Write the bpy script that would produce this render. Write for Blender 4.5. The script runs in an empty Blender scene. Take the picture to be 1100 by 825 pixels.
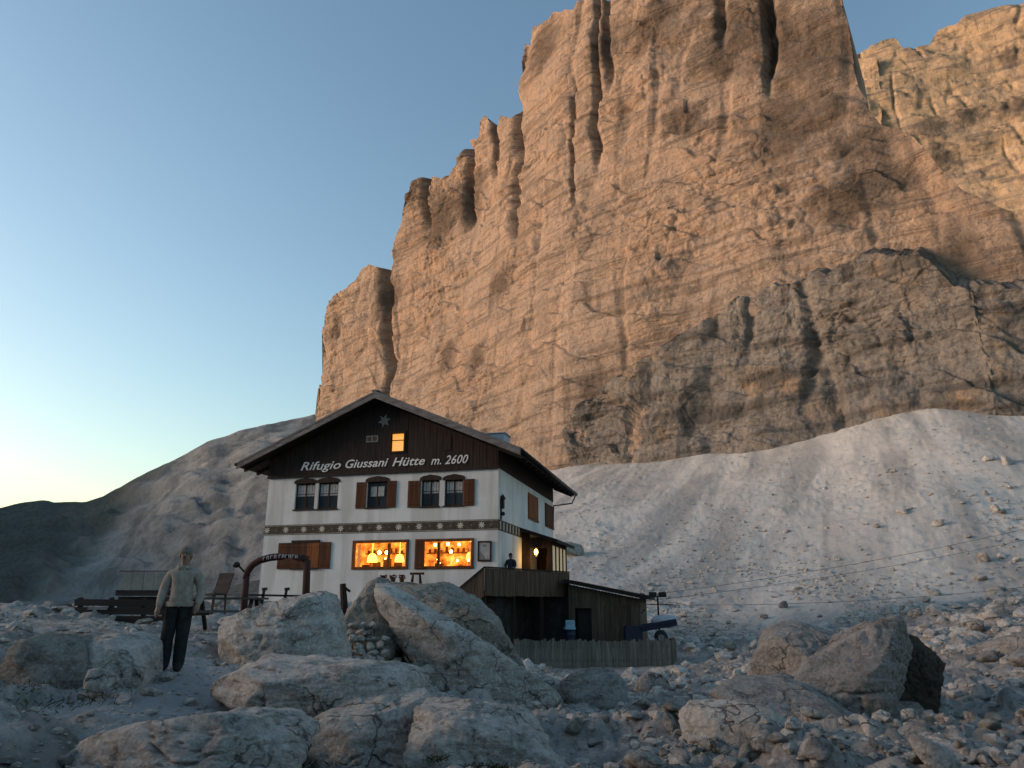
import bpy, math, random
import numpy as np
from mathutils import Vector, Matrix

random.seed(7)
R = math.radians
scene = bpy.context.scene
col = scene.collection

# ------------------------------------------------------------------ camera
PITCH = R(16.5); F = 794.0
cp, sp = math.cos(PITCH), math.sin(PITCH)
cam_d = bpy.data.cameras.new('camera'); cam = bpy.data.objects.new('camera', cam_d)
col.objects.link(cam); scene.camera = cam
cam.location = (0, 0, 0); cam.rotation_euler = (R(90) + PITCH, 0, 0)
cam_d.sensor_width = 36; cam_d.lens = 36 * F / 1100; cam_d.clip_end = 5000; cam_d.clip_start = .05

def ray(px, py):
    """direction of a sight line, scaled so that its y is 1"""
    dx = (px - 550) / F; dy = -(py - 412.5) / F
    y = cp - sp * dy; z = sp + cp * dy
    return dx / y, z / y
def at(px, py, Y):
    a, b = ray(px, py)
    return Vector((a * Y, Y, b * Y))

# ------------------------------------------------------------------ noise
def _hash(ix, iy, iz, seed):
    h = (ix.astype(np.uint32) * np.uint32(374761393) + iy.astype(np.uint32) * np.uint32(668265263)
         + iz.astype(np.uint32) * np.uint32(2147483647) + np.uint32(seed * 144665 + 12345))
    h = (h ^ (h >> np.uint32(13))) * np.uint32(1274126177)
    h = h ^ (h >> np.uint32(16))
    h = h * np.uint32(2246822519); h = h ^ (h >> np.uint32(15))
    return h
def pnoise(P, seed=0):
    """gradient noise, about -1..1"""
    P = np.asarray(P, np.float64)
    I = np.floor(P).astype(np.int64); f = P - I
    u = f * f * f * (f * (f * 6 - 15) + 10)
    out = 0
    for dx in (0, 1):
        wx = u[:, 0] if dx else 1 - u[:, 0]
        for dy in (0, 1):
            wy = u[:, 1] if dy else 1 - u[:, 1]
            for dz in (0, 1):
                wz = u[:, 2] if dz else 1 - u[:, 2]
                h = _hash(I[:, 0] + dx, I[:, 1] + dy, I[:, 2] + dz, seed)
                gx = (h & np.uint32(1023)).astype(np.float64) / 511.5 - 1
                gy = ((h >> np.uint32(10)) & np.uint32(1023)).astype(np.float64) / 511.5 - 1
                gz = ((h >> np.uint32(20)) & np.uint32(1023)).astype(np.float64) / 511.5 - 1
                out = out + wx * wy * wz * (gx * (f[:, 0] - dx) + gy * (f[:, 1] - dy) + gz * (f[:, 2] - dz))
    return out * 1.3
def fbm(P, octv=5, seed=0, gain=.5, lac=2.03):
    P = np.asarray(P, np.float64); a = 1.0; s = 0
    for o in range(octv):
        s = s + a * pnoise(P, seed + o * 17); P = P * lac + 11.3; a *= gain
    return s
def ridged(P, octv=4, seed=0, gain=.5):
    P = np.asarray(P, np.float64); a = 1.0; s = 0
    for o in range(octv):
        s = s + a * (1 - np.abs(pnoise(P, seed + o * 13)) * 2.2); P = P * 2.1 + 5.7; a *= gain
    return s
def worley2(x, y, seed=0):
    """distance to nearest feature point on the plane and that point's random value"""
    ix = np.floor(x).astype(np.int64); iy = np.floor(y).astype(np.int64)
    best = np.full(x.shape, 9.0); second = np.full(x.shape, 9.0); val = np.zeros(x.shape)
    z = np.zeros_like(ix)
    for dx in (-1, 0, 1):
        for dy in (-1, 0, 1):
            h = _hash(ix + dx, iy + dy, z, seed)
            px = ix + dx + (h & np.uint32(1023)) / 1023.0
            py = iy + dy + ((h >> np.uint32(10)) & np.uint32(1023)) / 1023.0
            v = ((h >> np.uint32(20)) & np.uint32(1023)) / 1023.0
            d = np.hypot(px - x, py - y)
            closer = d < best
            second = np.where(closer, best, np.minimum(second, d))
            val = np.where(closer, v, val); best = np.where(closer, d, best)
    return best, second, val
def worley3(P, seed=0):
    I = np.floor(P).astype(np.int64); n = len(P)
    best = np.full(n, 9.0); second = np.full(n, 9.0); val = np.zeros(n)
    for dx in (-1, 0, 1):
        for dy in (-1, 0, 1):
            for dz in (-1, 0, 1):
                h = _hash(I[:, 0] + dx, I[:, 1] + dy, I[:, 2] + dz, seed)
                fx = I[:, 0] + dx + (h & np.uint32(255)) / 255.0; fy = I[:, 1] + dy + ((h >> np.uint32(8)) & np.uint32(255)) / 255.0
                fz = I[:, 2] + dz + ((h >> np.uint32(16)) & np.uint32(255)) / 255.0; v = ((h >> np.uint32(24)) & np.uint32(255)) / 255.0
                d = np.sqrt((fx - P[:, 0]) ** 2 + (fy - P[:, 1]) ** 2 + (fz - P[:, 2]) ** 2)
                c = d < best
                second = np.where(c, best, np.minimum(second, d)); val = np.where(c, v, val); best = np.where(c, d, best)
    return best, second, val
def smooth(a, b, x):
    t = np.clip((x - a) / (b - a), 0, 1); return t * t * (3 - 2 * t)

# ------------------------------------------------------------------ objects
def tag(o, label=None, cat=None, group=None, kind=None):
    if label: o['label'] = label
    if cat: o['category'] = cat
    if group: o['group'] = group
    if kind: o['kind'] = kind
    return o
def empty(name, loc=(0, 0, 0), rz=0, label=None, cat=None, group=None):
    o = bpy.data.objects.new(name, None); col.objects.link(o)
    o.location = loc; o.rotation_euler = (0, 0, rz); o.empty_display_size = .2
    return tag(o, label, cat, group)
def np_mesh(name, V, Fc, mat, parent=None, smooth_=True, loc=(0, 0, 0)):
    """V (n,3) and quads or triangles as an int array"""
    me = bpy.data.meshes.new(name)
    V = np.asarray(V, np.float32); Fc = np.asarray(Fc, np.int32)
    n, k = Fc.shape
    me.vertices.add(len(V)); me.vertices.foreach_set('co', (V - np.asarray(loc, np.float32)).ravel())
    me.loops.add(n * k); me.loops.foreach_set('vertex_index', Fc.ravel())
    me.polygons.add(n); me.polygons.foreach_set('loop_start', np.arange(0, n * k, k, dtype=np.int32))
    me.polygons.foreach_set('loop_total', np.full(n, k, np.int32))
    me.polygons.foreach_set('use_smooth', np.full(n, smooth_))
    me.update(calc_edges=True); me.validate()
    me.materials.append(mat)
    o = bpy.data.objects.new(name, me); col.objects.link(o); o.location = loc
    if parent: o.parent = parent
    return o
def grid_faces(nr, nc):
    i = np.arange(nr - 1)[:, None] * nc + np.arange(nc - 1)[None, :]
    i = i.ravel()
    return np.stack([i, i + 1, i + nc + 1, i + nc], 1)

class MB:
    """collects boxes, bars and tubes into ONE mesh"""
    def __init__(s): s.v = []; s.f = []; s.m = []; s.cm = 0
    def add(s, vs, fs):
        b = len(s.v); s.v += [tuple(v) for v in vs]
        s.f += [tuple(b + i for i in f) for f in fs]; s.m += [s.cm] * len(fs); return s
    def box(s, x0, x1, y0, y1, z0, z1, M=None):
        vs = [Vector((x, y, z)) for z in (z0, z1) for y in (y0, y1) for x in (x0, x1)]
        if M is not None: vs = [M @ v for v in vs]
        return s.add(vs, [(0, 2, 3, 1), (4, 5, 7, 6), (0, 1, 5, 4), (2, 6, 7, 3), (0, 4, 6, 2), (1, 3, 7, 5)])
    def bar(s, a, b, w, h, up=(0, 0, 1)):
        a, b = Vector(a), Vector(b); d = (b - a).normalized(); up = Vector(up)
        if abs(d.dot(up)) > .98: up = Vector((0, 1, 0))
        x = d.cross(up).normalized(); z = x.cross(d)
        vs = []
        for p in (a, b):
            for sx, sz in ((-1, -1), (1, -1), (1, 1), (-1, 1)): vs.append(p + x * sx * w / 2 + z * sz * h / 2)
        return s.add(vs, [(3, 2, 1, 0), (4, 5, 6, 7), (0, 1, 5, 4), (1, 2, 6, 5), (2, 3, 7, 6), (3, 0, 4, 7)])
    def tube(s, pts, r, n=8, cap=True):
        pts = [Vector(p) for p in pts]; rs = r if isinstance(r, (list, tuple)) else [r] * len(pts)
        vs = []; ref = None
        for i, p in enumerate(pts):
            d = (pts[min(i + 1, len(pts) - 1)] - pts[max(i - 1, 0)]).normalized()
            if ref is None: ref = Vector((0, 0, 1)) if abs(d.z) < .9 else Vector((1, 0, 0))
            x = d.cross(ref).normalized(); y = d.cross(x).normalized()
            for k in range(n):
                a = 2 * math.pi * k / n; vs.append(p + (x * math.cos(a) + y * math.sin(a)) * rs[i])
        fs = []
        for i in range(len(pts) - 1):
            for k in range(n):
                fs.append((i * n + k, i * n + (k + 1) % n, (i + 1) * n + (k + 1) % n, (i + 1) * n + k))
        if cap: fs += [tuple(range(n))[::-1], tuple((len(pts) - 1) * n + k for k in range(n))]
        return s.add(vs, fs)
    def ball(s, c, rx, ry=None, rz=None, nu=12, nv=8):
        ry = ry or rx; rz = rz or rx; c = Vector(c); vs = [c + Vector((0, 0, rz))]
        for i in range(1, nv):
            t = math.pi * i / nv
            for k in range(nu):
                a = 2 * math.pi * k / nu
                vs.append(c + Vector((rx * math.sin(t) * math.cos(a), ry * math.sin(t) * math.sin(a), rz * math.cos(t))))
        vs.append(c - Vector((0, 0, rz))); fs = []
        for k in range(nu): fs.append((0, 1 + k, 1 + (k + 1) % nu))
        for i in range(nv - 2):
            for k in range(nu):
                a = 1 + i * nu; b = a + nu
                fs.append((a + k, b + k, b + (k + 1) % nu, a + (k + 1) % nu))
        e = len(vs) - 1; a = 1 + (nv - 2) * nu
        for k in range(nu): fs.append((a + k, e, a + (k + 1) % nu))
        return s.add(vs, fs)
    def prism(s, poly, y0, y1):
        """poly in (x, z), counter-clockwise seen from -y, pushed along y"""
        n = len(poly)
        vs = [(x, y0, z) for x, z in poly] + [(x, y1, z) for x, z in poly]
        fs = [tuple(range(n)), tuple(range(2 * n - 1, n - 1, -1))]
        for i in range(n): j = (i + 1) % n; fs.append((j, i, n + i, n + j))
        return s.add(vs, fs)
    def build(s, name, mat, parent=None, smooth_=False, bevel=0, loc=(0, 0, 0)):
        me = bpy.data.meshes.new(name)
        L = Vector(loc)
        me.from_pydata([tuple(Vector(v) - L) for v in s.v], [], s.f)
        for mm in (mat if isinstance(mat, (list, tuple)) else [mat]): me.materials.append(mm)
        me.polygons.foreach_set('material_index', s.m)
        me.polygons.foreach_set('use_smooth', [smooth_] * len(s.f)); me.update()
        o = bpy.data.objects.new(name, me); col.objects.link(o); o.location = loc
        if parent: o.parent = parent
        if bevel:
            b = o.modifiers.new('edge', 'BEVEL'); b.width = bevel; b.segments = 2; b.limit_method = 'ANGLE'
        return o

# ------------------------------------------------------------------ materials
class NT:
    def __init__(s, name):
        s.mat = bpy.data.materials.new(name); s.mat.use_nodes = True; s.t = s.mat.node_tree
        s.bs = s.t.nodes['Principled BSDF']; s.geo = s.n('ShaderNodeNewGeometry')
        s.pos = s.geo.outputs['Position']
    def n(s, typ, **kw):
        nd = s.t.nodes.new(typ)
        for k, v in kw.items(): setattr(nd, k, v)
        return nd
    def l(s, a, b): s.t.links.new(a, b)
    def scaled(s, vec, sc):
        m = s.n('ShaderNodeMapping'); m.inputs['Scale'].default_value = sc; s.l(vec, m.inputs['Vector']); return m.outputs[0]
    def noise(s, scale, detail=6, rough=.55, vec=None, dist=0):
        nd = s.n('ShaderNodeTexNoise'); nd.inputs['Scale'].default_value = scale; nd.inputs['Detail'].default_value = detail
        nd.inputs['Roughness'].default_value = rough; nd.inputs['Distortion'].default_value = dist
        s.l(vec or s.pos, nd.inputs['Vector']); return nd.outputs['Fac']
    def ramp(s, fac, stops):
        r = s.n('ShaderNodeValToRGB'); e = r.color_ramp.elements
        while len(e) < len(stops): e.new(.5)
        for el, (p, c) in zip(e, stops):
            el.position = p; el.color = (*c, 1) if len(c) == 3 else c
        s.l(fac, r.inputs[0]); return r.outputs[0]
    def step(s, fac, a, b):
        m = s.n('ShaderNodeMapRange'); m.interpolation_type = 'SMOOTHSTEP'
        m.inputs[1].default_value = a; m.inputs[2].default_value = b; s.l(fac, m.inputs[0]); return m.outputs[0]
    def math(s, op, a, b=None):
        m = s.n('ShaderNodeMath', operation=op)
        for i, v in enumerate((a, b)):
            if v is None: continue
            if isinstance(v, (int, float)): m.inputs[i].default_value = v
            else: s.l(v, m.inputs[i])
        return m.outputs[0]
    def mix(s, fac, a, b, mode='MIX'):
        m = s.n('ShaderNodeMix', data_type='RGBA', blend_type=mode)
        for i, v in ((0, fac), (6, a), (7, b)):
            if isinstance(v, (int, float)): m.inputs[i].default_value = v
            elif isinstance(v, tuple): m.inputs[i].default_value = (*v, 1)
            else: s.l(v, m.inputs[i])
        return m.outputs[2]
    def bump(s, h, strength=.5, dist=.1, prev=None):
        b = s.n('ShaderNodeBump'); b.inputs['Strength'].default_value = strength; b.inputs['Distance'].default_value = dist
        s.l(h, b.inputs['Height'])
        if prev: s.l(prev, b.inputs['Normal'])
        return b.outputs[0]
    def done(s, colr, rough=.9, normal=None, spec=.2):
        if isinstance(colr, tuple): s.bs.inputs['Base Color'].default_value = (*colr, 1)
        else: s.l(colr, s.bs.inputs['Base Color'])
        if isinstance(rough, (int, float)): s.bs.inputs['Roughness'].default_value = rough
        else: s.l(rough, s.bs.inputs['Roughness'])
        s.bs.inputs['Specular IOR Level'].default_value = spec
        if normal: s.l(normal, s.bs.inputs['Normal'])
        return s.mat

def m_cliff(name, tan, ochre, grey, dark, strata_s=.55, grey_amt=.5, patches=(), och=(.38, .66)):
    t = NT(name)
    big = t.noise(.045, 5, .6)
    med = t.noise(.22, 7, .62)
    fine = t.noise(1.1, 8, .7); blot = t.noise(.09, 8, .68, None, .5)
    warp = t.n('ShaderNodeMix', data_type='VECTOR'); warp.inputs[0].default_value = .12
    nv = t.n('ShaderNodeTexNoise'); nv.inputs['Scale'].default_value = .05; t.l(t.pos, nv.inputs['Vector'])
    st = t.noise(1.0, 6, .6, t.scaled(t.pos, (.035, .035, strata_s)), .6)
    vert = t.noise(1.0, 5, .6, t.scaled(t.pos, (.28, .28, .028)), .3)
    c = t.mix(t.step(big, *och), tan, ochre)
    c = t.mix(t.math('MULTIPLY', t.step(med, .46, .66), grey_amt), c, grey)
    c = t.mix(t.math('MULTIPLY', t.step(st, .50, .64), .75), c, dark)
    c = t.mix(t.math('MULTIPLY', t.step(vert, .54, .70), .8), c, dark)
    lightst = t.math('MULTIPLY', t.step(st, .44, .30), .45)
    c = t.mix(lightst, c, tuple(min(1, v * 1.35) for v in tan))
    for (p, rad) in patches:      # dark patches around set points, edges broken by noise
        d = t.n('ShaderNodeVectorMath', operation='DISTANCE'); t.l(t.pos, d.inputs[0]); d.inputs[1].default_value = p
        dd = t.math('ADD', t.math('DIVIDE', d.outputs['Value'], rad), t.math('MULTIPLY', med, 1.8))
        c = t.mix(t.math('MULTIPLY', t.step(dd, 2.0, 1.2), .88), c, tuple(v * .6 for v in dark))
    c = t.mix(t.math('MULTIPLY', t.step(fine, .46, .62), .55), c, tuple(v * .5 for v in tan))
    c = t.mix(t.math('MULTIPLY', t.step(blot, .48, .66), .5), c, tuple(v * .62 for v in grey))
    h = t.math('ADD', t.math('MULTIPLY', st, 1.2), t.math('ADD', t.math('MULTIPLY', med, 1.0), t.math('MULTIPLY', fine, .5)))
    return t.done(c, .95, t.bump(h, 1.0, 1.3), .1)

def m_boulder(name, base, tanc=(.33, .28, .22), dark=(.06, .06, .055), tan_amt=.5, sc=1.0):
    t = NT(name)
    a = t.noise(.9 * sc, 6, .6); b = t.noise(3.2 * sc, 9, .68); f = t.noise(19 * sc, 8, .72)
    lich = t.noise(2.3 * sc, 8, .74, None, .4); strk = t.noise(1, 8, .66, t.scaled(t.pos, (1.2, 1.2, 6)), .5)
    v = t.n('ShaderNodeTexVoronoi'); v.feature = 'DISTANCE_TO_EDGE'; v.inputs['Scale'].default_value = 1.5 * sc
    wv = t.n('ShaderNodeVectorMath', operation='MULTIPLY_ADD'); nz = t.n('ShaderNodeTexNoise'); nz.inputs['Scale'].default_value = 2.5; nz.inputs['Detail'].default_value = 6; t.l(t.pos, nz.inputs['Vector'])
    t.l(nz.outputs['Color'], wv.inputs[0]); wv.inputs[1].default_value = (.55, .55, .55); t.l(t.pos, wv.inputs[2]); t.l(wv.outputs[0], v.inputs['Vector'])
    crack = t.math('MULTIPLY', t.step(v.outputs['Distance'], .03, .0), t.step(a, .42, .6))
    c = t.mix(t.math('MULTIPLY', t.step(a, .45, .64), tan_amt), base, tanc)
    c = t.mix(t.math('MULTIPLY', t.step(b, .44, .64), .7), c, tuple(x * .5 for x in base))
    c = t.mix(t.math('MULTIPLY', t.step(strk, .5, .66), .5), c, tuple(x * .45 for x in tanc))
    c = t.mix(t.math('MULTIPLY', t.step(lich, .55, .66), .8), c, dark)
    c = t.mix(t.math('MULTIPLY', t.step(f, .48, .66), .55), c, tuple(min(.8, x * 1.45) for x in base))
    c = t.mix(t.math('MULTIPLY', t.step(f, .48, .34), .5), c, tuple(x * .45 for x in base))
    c = t.mix(t.math('MULTIPLY', crack, .75), c, (.03, .03, .028))
    h = t.math('ADD', t.math('MULTIPLY', b, 1.0), t.math('ADD', t.math('MULTIPLY', f, .45), t.math('ADD', t.math('MULTIPLY', strk, .5), t.math('MULTIPLY', crack, -.35))))
    return t.done(c, .95, t.bump(h, 1.0, .16), .15)

def m_plain(name, c, rough=.6, spec=.3, var=.25, sc=6, stretch=None, bump=0, metal=0):
    t = NT(name)
    vec = t.scaled(t.pos, stretch) if stretch else None
    n = t.noise(sc, 6, .6, vec)
    cc = t.mix(t.step(n, .3, .7), tuple(v * (1 - var) for v in c), tuple(min(1, v * (1 + var)) for v in c))
    m = t.done(cc, rough, t.bump(n, bump, .02) if bump else None, spec)
    t.bs.inputs['Metallic'].default_value = metal
    return m
def m_emit(name, c, s):
    t = NT(name); t.bs.inputs['Emission Color'].default_value = (*c, 1); t.bs.inputs['Emission Strength'].default_value = s
    t.bs.inputs['Base Color'].default_value = (.5, .4, .3, 1); return t.mat
def m_glass(name, c=(.02, .025, .03)):
    t = NT(name)
    n = t.noise(1.5, 3)
    return t.done(t.mix(n, c, tuple(v * 2.2 for v in c)), .08, t.bump(n, .05, .02), .6)
def m_ground():
    t = NT('rubble_ground')
    xyz = t.n('ShaderNodeSeparateXYZ'); t.l(t.pos, xyz.inputs[0])
    big = t.noise(.06, 6, .6); med = t.noise(.8, 7, .65); fine = t.noise(6, 8, .7); vf = t.noise(30, 4, .7)
    rot = t.n('ShaderNodeMapping'); rot.inputs['Rotation'].default_value = (0, 0, R(24)); t.l(t.pos, rot.inputs['Vector'])
    streak = t.noise(1.0, 7, .62, t.scaled(rot.outputs[0], (.20, .022, .03)), .5)
    # far scree: pale beige limestone; near: grey rubble with earth
    far = t.step(xyz.outputs['Y'], 34, 60)
    scree = t.mix(t.step(streak, .38, .62), (.57, .53, .48), (.35, .33, .305))
    scree = t.mix(t.math('MULTIPLY', t.step(med, .5, .7), .45), scree, (.26, .25, .24))
    scree = t.mix(t.math('MULTIPLY', t.step(fine, .55, .72), .4), scree, (.54, .51, .47))
    scree = t.mix(t.math('MULTIPLY', t.step(fine, .46, .32), .5), scree, (.20, .19, .185))
    near = t.mix(t.step(med, .4, .62), (.40, .365, .33), (.235, .218, .20))
    near = t.mix(t.math('MULTIPLY', t.step(fine, .48, .64), .6), near, (.12, .12, .12))
    moss = t.math('MULTIPLY', t.step(t.noise(.55, 6, .65, None, .5), .57, .66), .65)
    near = t.mix(moss, near, (.05, .06, .035))
    c = t.mix(far, near, scree)
    turf = t.math('MULTIPLY', t.step(xyz.outputs['X'], -12, -16), t.step(xyz.outputs['Y'], 22, 27))
    c = t.mix(turf, c, t.mix(t.step(med, .4, .65), (.06, .065, .055), (.14, .14, .135)))
    # the trodden path on the left is pale and fine
    pd = t.n('ShaderNodeVectorMath', operation='DISTANCE'); t.l(t.scaled(t.pos, (1, .55, 0)), pd.inputs[0]); pd.inputs[1].default_value = (-4.4, 6.6, 0)
    pm = t.math('ADD', pd.outputs['Value'], t.math('MULTIPLY', med, 1.6))
    c = t.mix(t.math('MULTIPLY', t.step(pm, 3.0, 2.0), .8), c, (.34, .34, .34))
    h = t.math('ADD', t.math('MULTIPLY', med, .6), t.math('ADD', t.math('MULTIPLY', fine, .45), t.math('MULTIPLY', vf, .1)))
    return t.done(c, .97, t.bump(h, .9, .22), .1)
def m_wall():
    t = NT('white_render')
    n = t.noise(.7, 6, .6); f = t.noise(25, 4, .6)
    drip = t.noise(1, 5, .6, t.scaled(t.pos, (1.3, 1.3, .12)))
    c = t.mix(t.step(n, .35, .7), (.72, .70, .67), (.62, .60, .575))
    c = t.mix(t.math('MULTIPLY', t.step(drip, .46, .64), .55), c, (.44, .42, .39))
    return t.done(c, .9, t.bump(f, .25, .01), .2)
def m_wood(name, c, axis='z', rough=.75, var=.45, sc=1.0):
    t = NT(name)
    st = {'z': (7, 7, .5), 'x': (.5, 7, 7), 'y': (7, .5, 7)}[axis]
    n = t.noise(1.0 * sc, 7, .65, t.scaled(t.pos, st), .2); b = t.noise(.8, 5, .6)
    cc = t.mix(t.step(n, .3, .7), tuple(v * (1 - var) for v in c), tuple(v * (1 + var) for v in c))
    cc = t.mix(t.math('MULTIPLY', t.step(b, .45, .7), .35), cc, tuple(v * .6 for v in c))
    return t.done(cc, rough, t.bump(n, .4, .012), .25)
def m_room():
    """lit room behind a window: warm wall with darker and lighter things in it"""
    t = NT('lit_room_wall')
    n = t.noise(2.2, 4, .6); v = t.noise(7, 3, .6)
    c = t.ramp(n, [(.3, (.16, .03, .004)), (.48, (.75, .28, .04)), (.60, (1.0, .55, .10)), (.72, (1.0, .74, .26))])
    c = t.mix(t.math('MULTIPLY', t.step(v, .5, .62), .5), c, (.12, .03, .006))
    t.l(c, t.bs.inputs['Emission Color']); t.bs.inputs['Emission Strength'].default_value = .17
    return t.done(c, .8)

TOPY = [(300, 518), (450, 512), (560, 511), (622, 508), (736, 494), (826, 488), (882, 466), (960, 446), (996, 438), (1034, 439), (1100, 437), (1300, 432)]
BASEY = [(250, 350), (300, 305), (340, 275), (380, 250), (450, 208), (560, 165), (600, 154), (700, 138), (850, 122), (1000, 111), (1100, 105), (1300, 96), (1500, 90)]
def lerp_tab(tab, x): return np.interp(x, [a for a, _ in tab], [b for _, b in tab])
def wall_frame(plan, px_range, zbase, batter, upright=None):
    """foot line of a rock face in plan, its lean, and where a sight line meets it"""
    dense = np.linspace(px_range[0], px_range[1], 900)
    bx = np.array([ray(p, 600)[0] for p in dense]); by = lerp_tab(plan, dense); bx = bx * by
    s = np.concatenate([[0], np.cumsum(np.hypot(np.diff(bx), np.diff(by)))])
    tx, ty = np.gradient(bx, s), np.gradient(by, s); L = np.hypot(tx, ty); tx /= L; ty /= L
    k = np.ones(41) / 41
    tx = np.convolve(np.pad(tx, 20, 'edge'), k, 'valid'); ty = np.convolve(np.pad(ty, 20, 'edge'), k, 'valid')
    nbx, nby = -ty, tx                         # pointing away from the camera
    if np.mean(nby) < 0: nbx, nby = -nbx, -nby
    bat = batter * (smooth(*upright, dense) if upright else np.ones(len(dense)))
    def seen(px, py, full=False):
        a, b = ray(px, py); Z = np.full(len(s), 20.0)
        for _ in range(12):
            X = bx + nbx * bat * np.maximum(Z - zbase, 0); Y = by + nby * bat * np.maximum(Z - zbase, 0)
            i = int(np.argmin(np.abs(X / Y - a))); Z = np.full(len(s), b * Y[i])
        return (X[i], Y[i], b * Y[i]) if full else (s[i], b * Y[i])
    return s, bx, by, nbx, nby, bat, seen
PEAK_FRAME = ([(800, 520), (1000, 450), (1400, 380), (2000, 320)], (862, 1900), 20, .3)
peak_seen = wall_frame(*PEAK_FRAME)[-1]
def peak_pt(px, py): return tuple(float(v) for v in peak_seen(px, py, True))
CLIFF_FRAME = ([(a, b + 4) for a, b in BASEY], (292, 1320), 4, .10, (345, 470))
cliff_seen = wall_frame(*CLIFF_FRAME)[-1]
def on_cliff(px, py): return tuple(float(v) for v in cliff_seen(px, py, True))
M = {}
M['wall'] = m_wall()
M['gable'] = m_wood('dark_brown_boards', (.028, .017, .013))
M['soffit'] = m_wood('soffit_boards', (.018, .013, .011), 'y')
M['fascia'] = m_wood('weathered_grey_board', (.16, .14, .13), 'x')
M['roof'] = m_plain('roof_sheet', (.13, .125, .125), .6, .3, .3, 1.5)
M['shutter'] = m_wood('brown_shutter_wood', (.085, .030, .012))
M['shutter_orange'] = m_wood('orange_shutter_wood', (.22, .075, .022))
M['frame_dark'] = m_wood('dark_window_wood', (.03, .017, .011))
M['frame_warm'] = m_wood('warm_window_wood', (.13, .045, .012))
M['glass'] = m_glass('dark_window_glass')
M['curtain'] = m_plain('white_curtain', (.35, .34, .33), .9, .1, .2, 8)
M['band'] = m_plain('painted_band', (.085, .065, .05), .85, .1, .3, 5)
M['flower'] = m_plain('painted_flower', (.50, .46, .38), .85, .1, .15, 5)
M['letter'] = m_plain('cream_letter_paint', (.75, .71, .66), .7, .2, .08, 5)
M['star'] = m_plain('faded_star_paint', (.22, .20, .19), .8, .2, .2, 5)
M['room'] = m_room()
M['bulb'] = m_emit('warm_bulb', (1.0, .60, .18), 6.5)
M['shade'] = m_emit('lit_lamp_shade', (1.0, .55, .06), 1.1)
M['gable_glow'] = m_emit('lit_gable_blind', (1.0, .42, .07), .26)
M['lantern_glow'] = m_emit('lit_lantern', (1.0, .60, .10), 3.5)
M['deck'] = m_wood('railing_boards', (.085, .055, .036))
M['shed'] = m_wood('old_shed_boards', (.10, .072, .05))
M['fence'] = m_wood('grey_fence_boards', (.13, .12, .10))
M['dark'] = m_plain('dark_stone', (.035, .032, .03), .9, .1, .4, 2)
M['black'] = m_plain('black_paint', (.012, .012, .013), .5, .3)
M['arch'] = m_wood('stained_arch_wood', (.05, .018, .014))
M['terrace_wood'] = m_wood('dark_terrace_wood', (.03, .024, .022), 'x')
M['pale_panel'] = m_plain('pale_panel', (.20, .195, .17), .8, .2, .2, 3)
M['blue'] = m_plain('dark_blue_paint', (.010, .014, .035), .5, .4)
M['blue_light'] = m_plain('light_blue_plastic', (.22, .38, .48), .5, .4)
M['white_cloth'] = m_plain('white_cover', (.38, .39, .42), .8, .2, .15, 5)
M['steel'] = m_plain('dull_steel', (.2, .2, .2), .5, .5, .2, 5, None, 0, .7)
M['cable'] = m_plain('dark_cable', (.10, .10, .10), .6, .3)
M['cliff'] = m_cliff('tan_cliff_rock', (.375, .282, .215), (.40, .275, .19), (.28, .235, .20), (.15, .115, .09), .5, .5,
                     [(on_cliff(541, 303), 8.5), (on_cliff(480, 382), 8), (on_cliff(514, 388), 7), (on_cliff(470, 235), 15), (on_cliff(500, 215), 13), (on_cliff(415, 320), 10), (on_cliff(1030, 262), 5), (on_cliff(930, 150), 8), (on_cliff(800, 30), 16), (on_cliff(880, 50), 14), (on_cliff(650, 50), 8), (on_cliff(775, 60), 7), (on_cliff(640, 420), 7), (on_cliff(945, 190), 7), (on_cliff(440, 205), 11), (on_cliff(700, 30), 10), (on_cliff(850, 130), 12), (on_cliff(905, 215), 8), (on_cliff(590, 50), 11), (on_cliff(362, 350), 8), (on_cliff(735, 130), 6)])
M['band_rock'] = m_cliff('grey_band_rock', (.235, .21, .185), (.37, .255, .16), (.18, .17, .16), (.065, .06, .055), .3, .8, (), (.52, .64))
M['peak'] = m_cliff('far_peak_rock', (.44, .32, .21), (.44, .31, .18), (.30, .25, .2), (.13, .115, .10), .16, .4, [(peak_pt(960, 160), 14), (peak_pt(1000, 140), 18), (peak_pt(1040, 125), 16), (peak_pt(1090, 115), 18), (peak_pt(1010, 170), 18), (peak_pt(1085, 60), 12)])
def m_hill():
    t = NT('grey_hill_rock'); xyz = t.n('ShaderNodeSeparateXYZ'); t.l(t.pos, xyz.inputs[0])
    big = t.noise(.02, 7, .62, None, .4); med = t.noise(.09, 8, .66); fine = t.noise(.6, 7, .68)
    run = t.noise(1, 7, .62, t.scaled(t.pos, (.05, .02, .012)), .4)
    rock = t.mix(t.step(med, .4, .62), (.27, .262, .25), (.15, .15, .148))
    rock = t.mix(t.math('MULTIPLY', t.step(run, .5, .62), .6), rock, (.34, .33, .31))
    turf = t.mix(t.step(fine, .4, .6), (.075, .085, .075), (.11, .115, .105))
    edge = t.math('ADD', xyz.outputs['X'], t.math('MULTIPLY', big, 120))
    c = t.mix(t.step(edge, -95, -135), rock, turf)
    c = t.mix(t.math('MULTIPLY', t.step(fine, .5, .66), .4), c, (.08, .085, .085))
    return t.done(c, .95, t.bump(t.math('ADD', med, t.math('MULTIPLY', fine, .3)), .8, 1.6), .1)
M['hill'] = m_hill()
M['ground'] = m_ground()
M['b_grey'] = m_boulder('grey_limestone', (.62, .57, .515), tan_amt=.4)
M['b_pale'] = m_boulder('pale_limestone', (.60, .56, .51), (.46, .40, .33), tan_amt=.5)
M['b_tan'] = m_boulder('brownish_limestone', (.36, .34, .30), (.32, .26, .19), tan_amt=.8)
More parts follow.
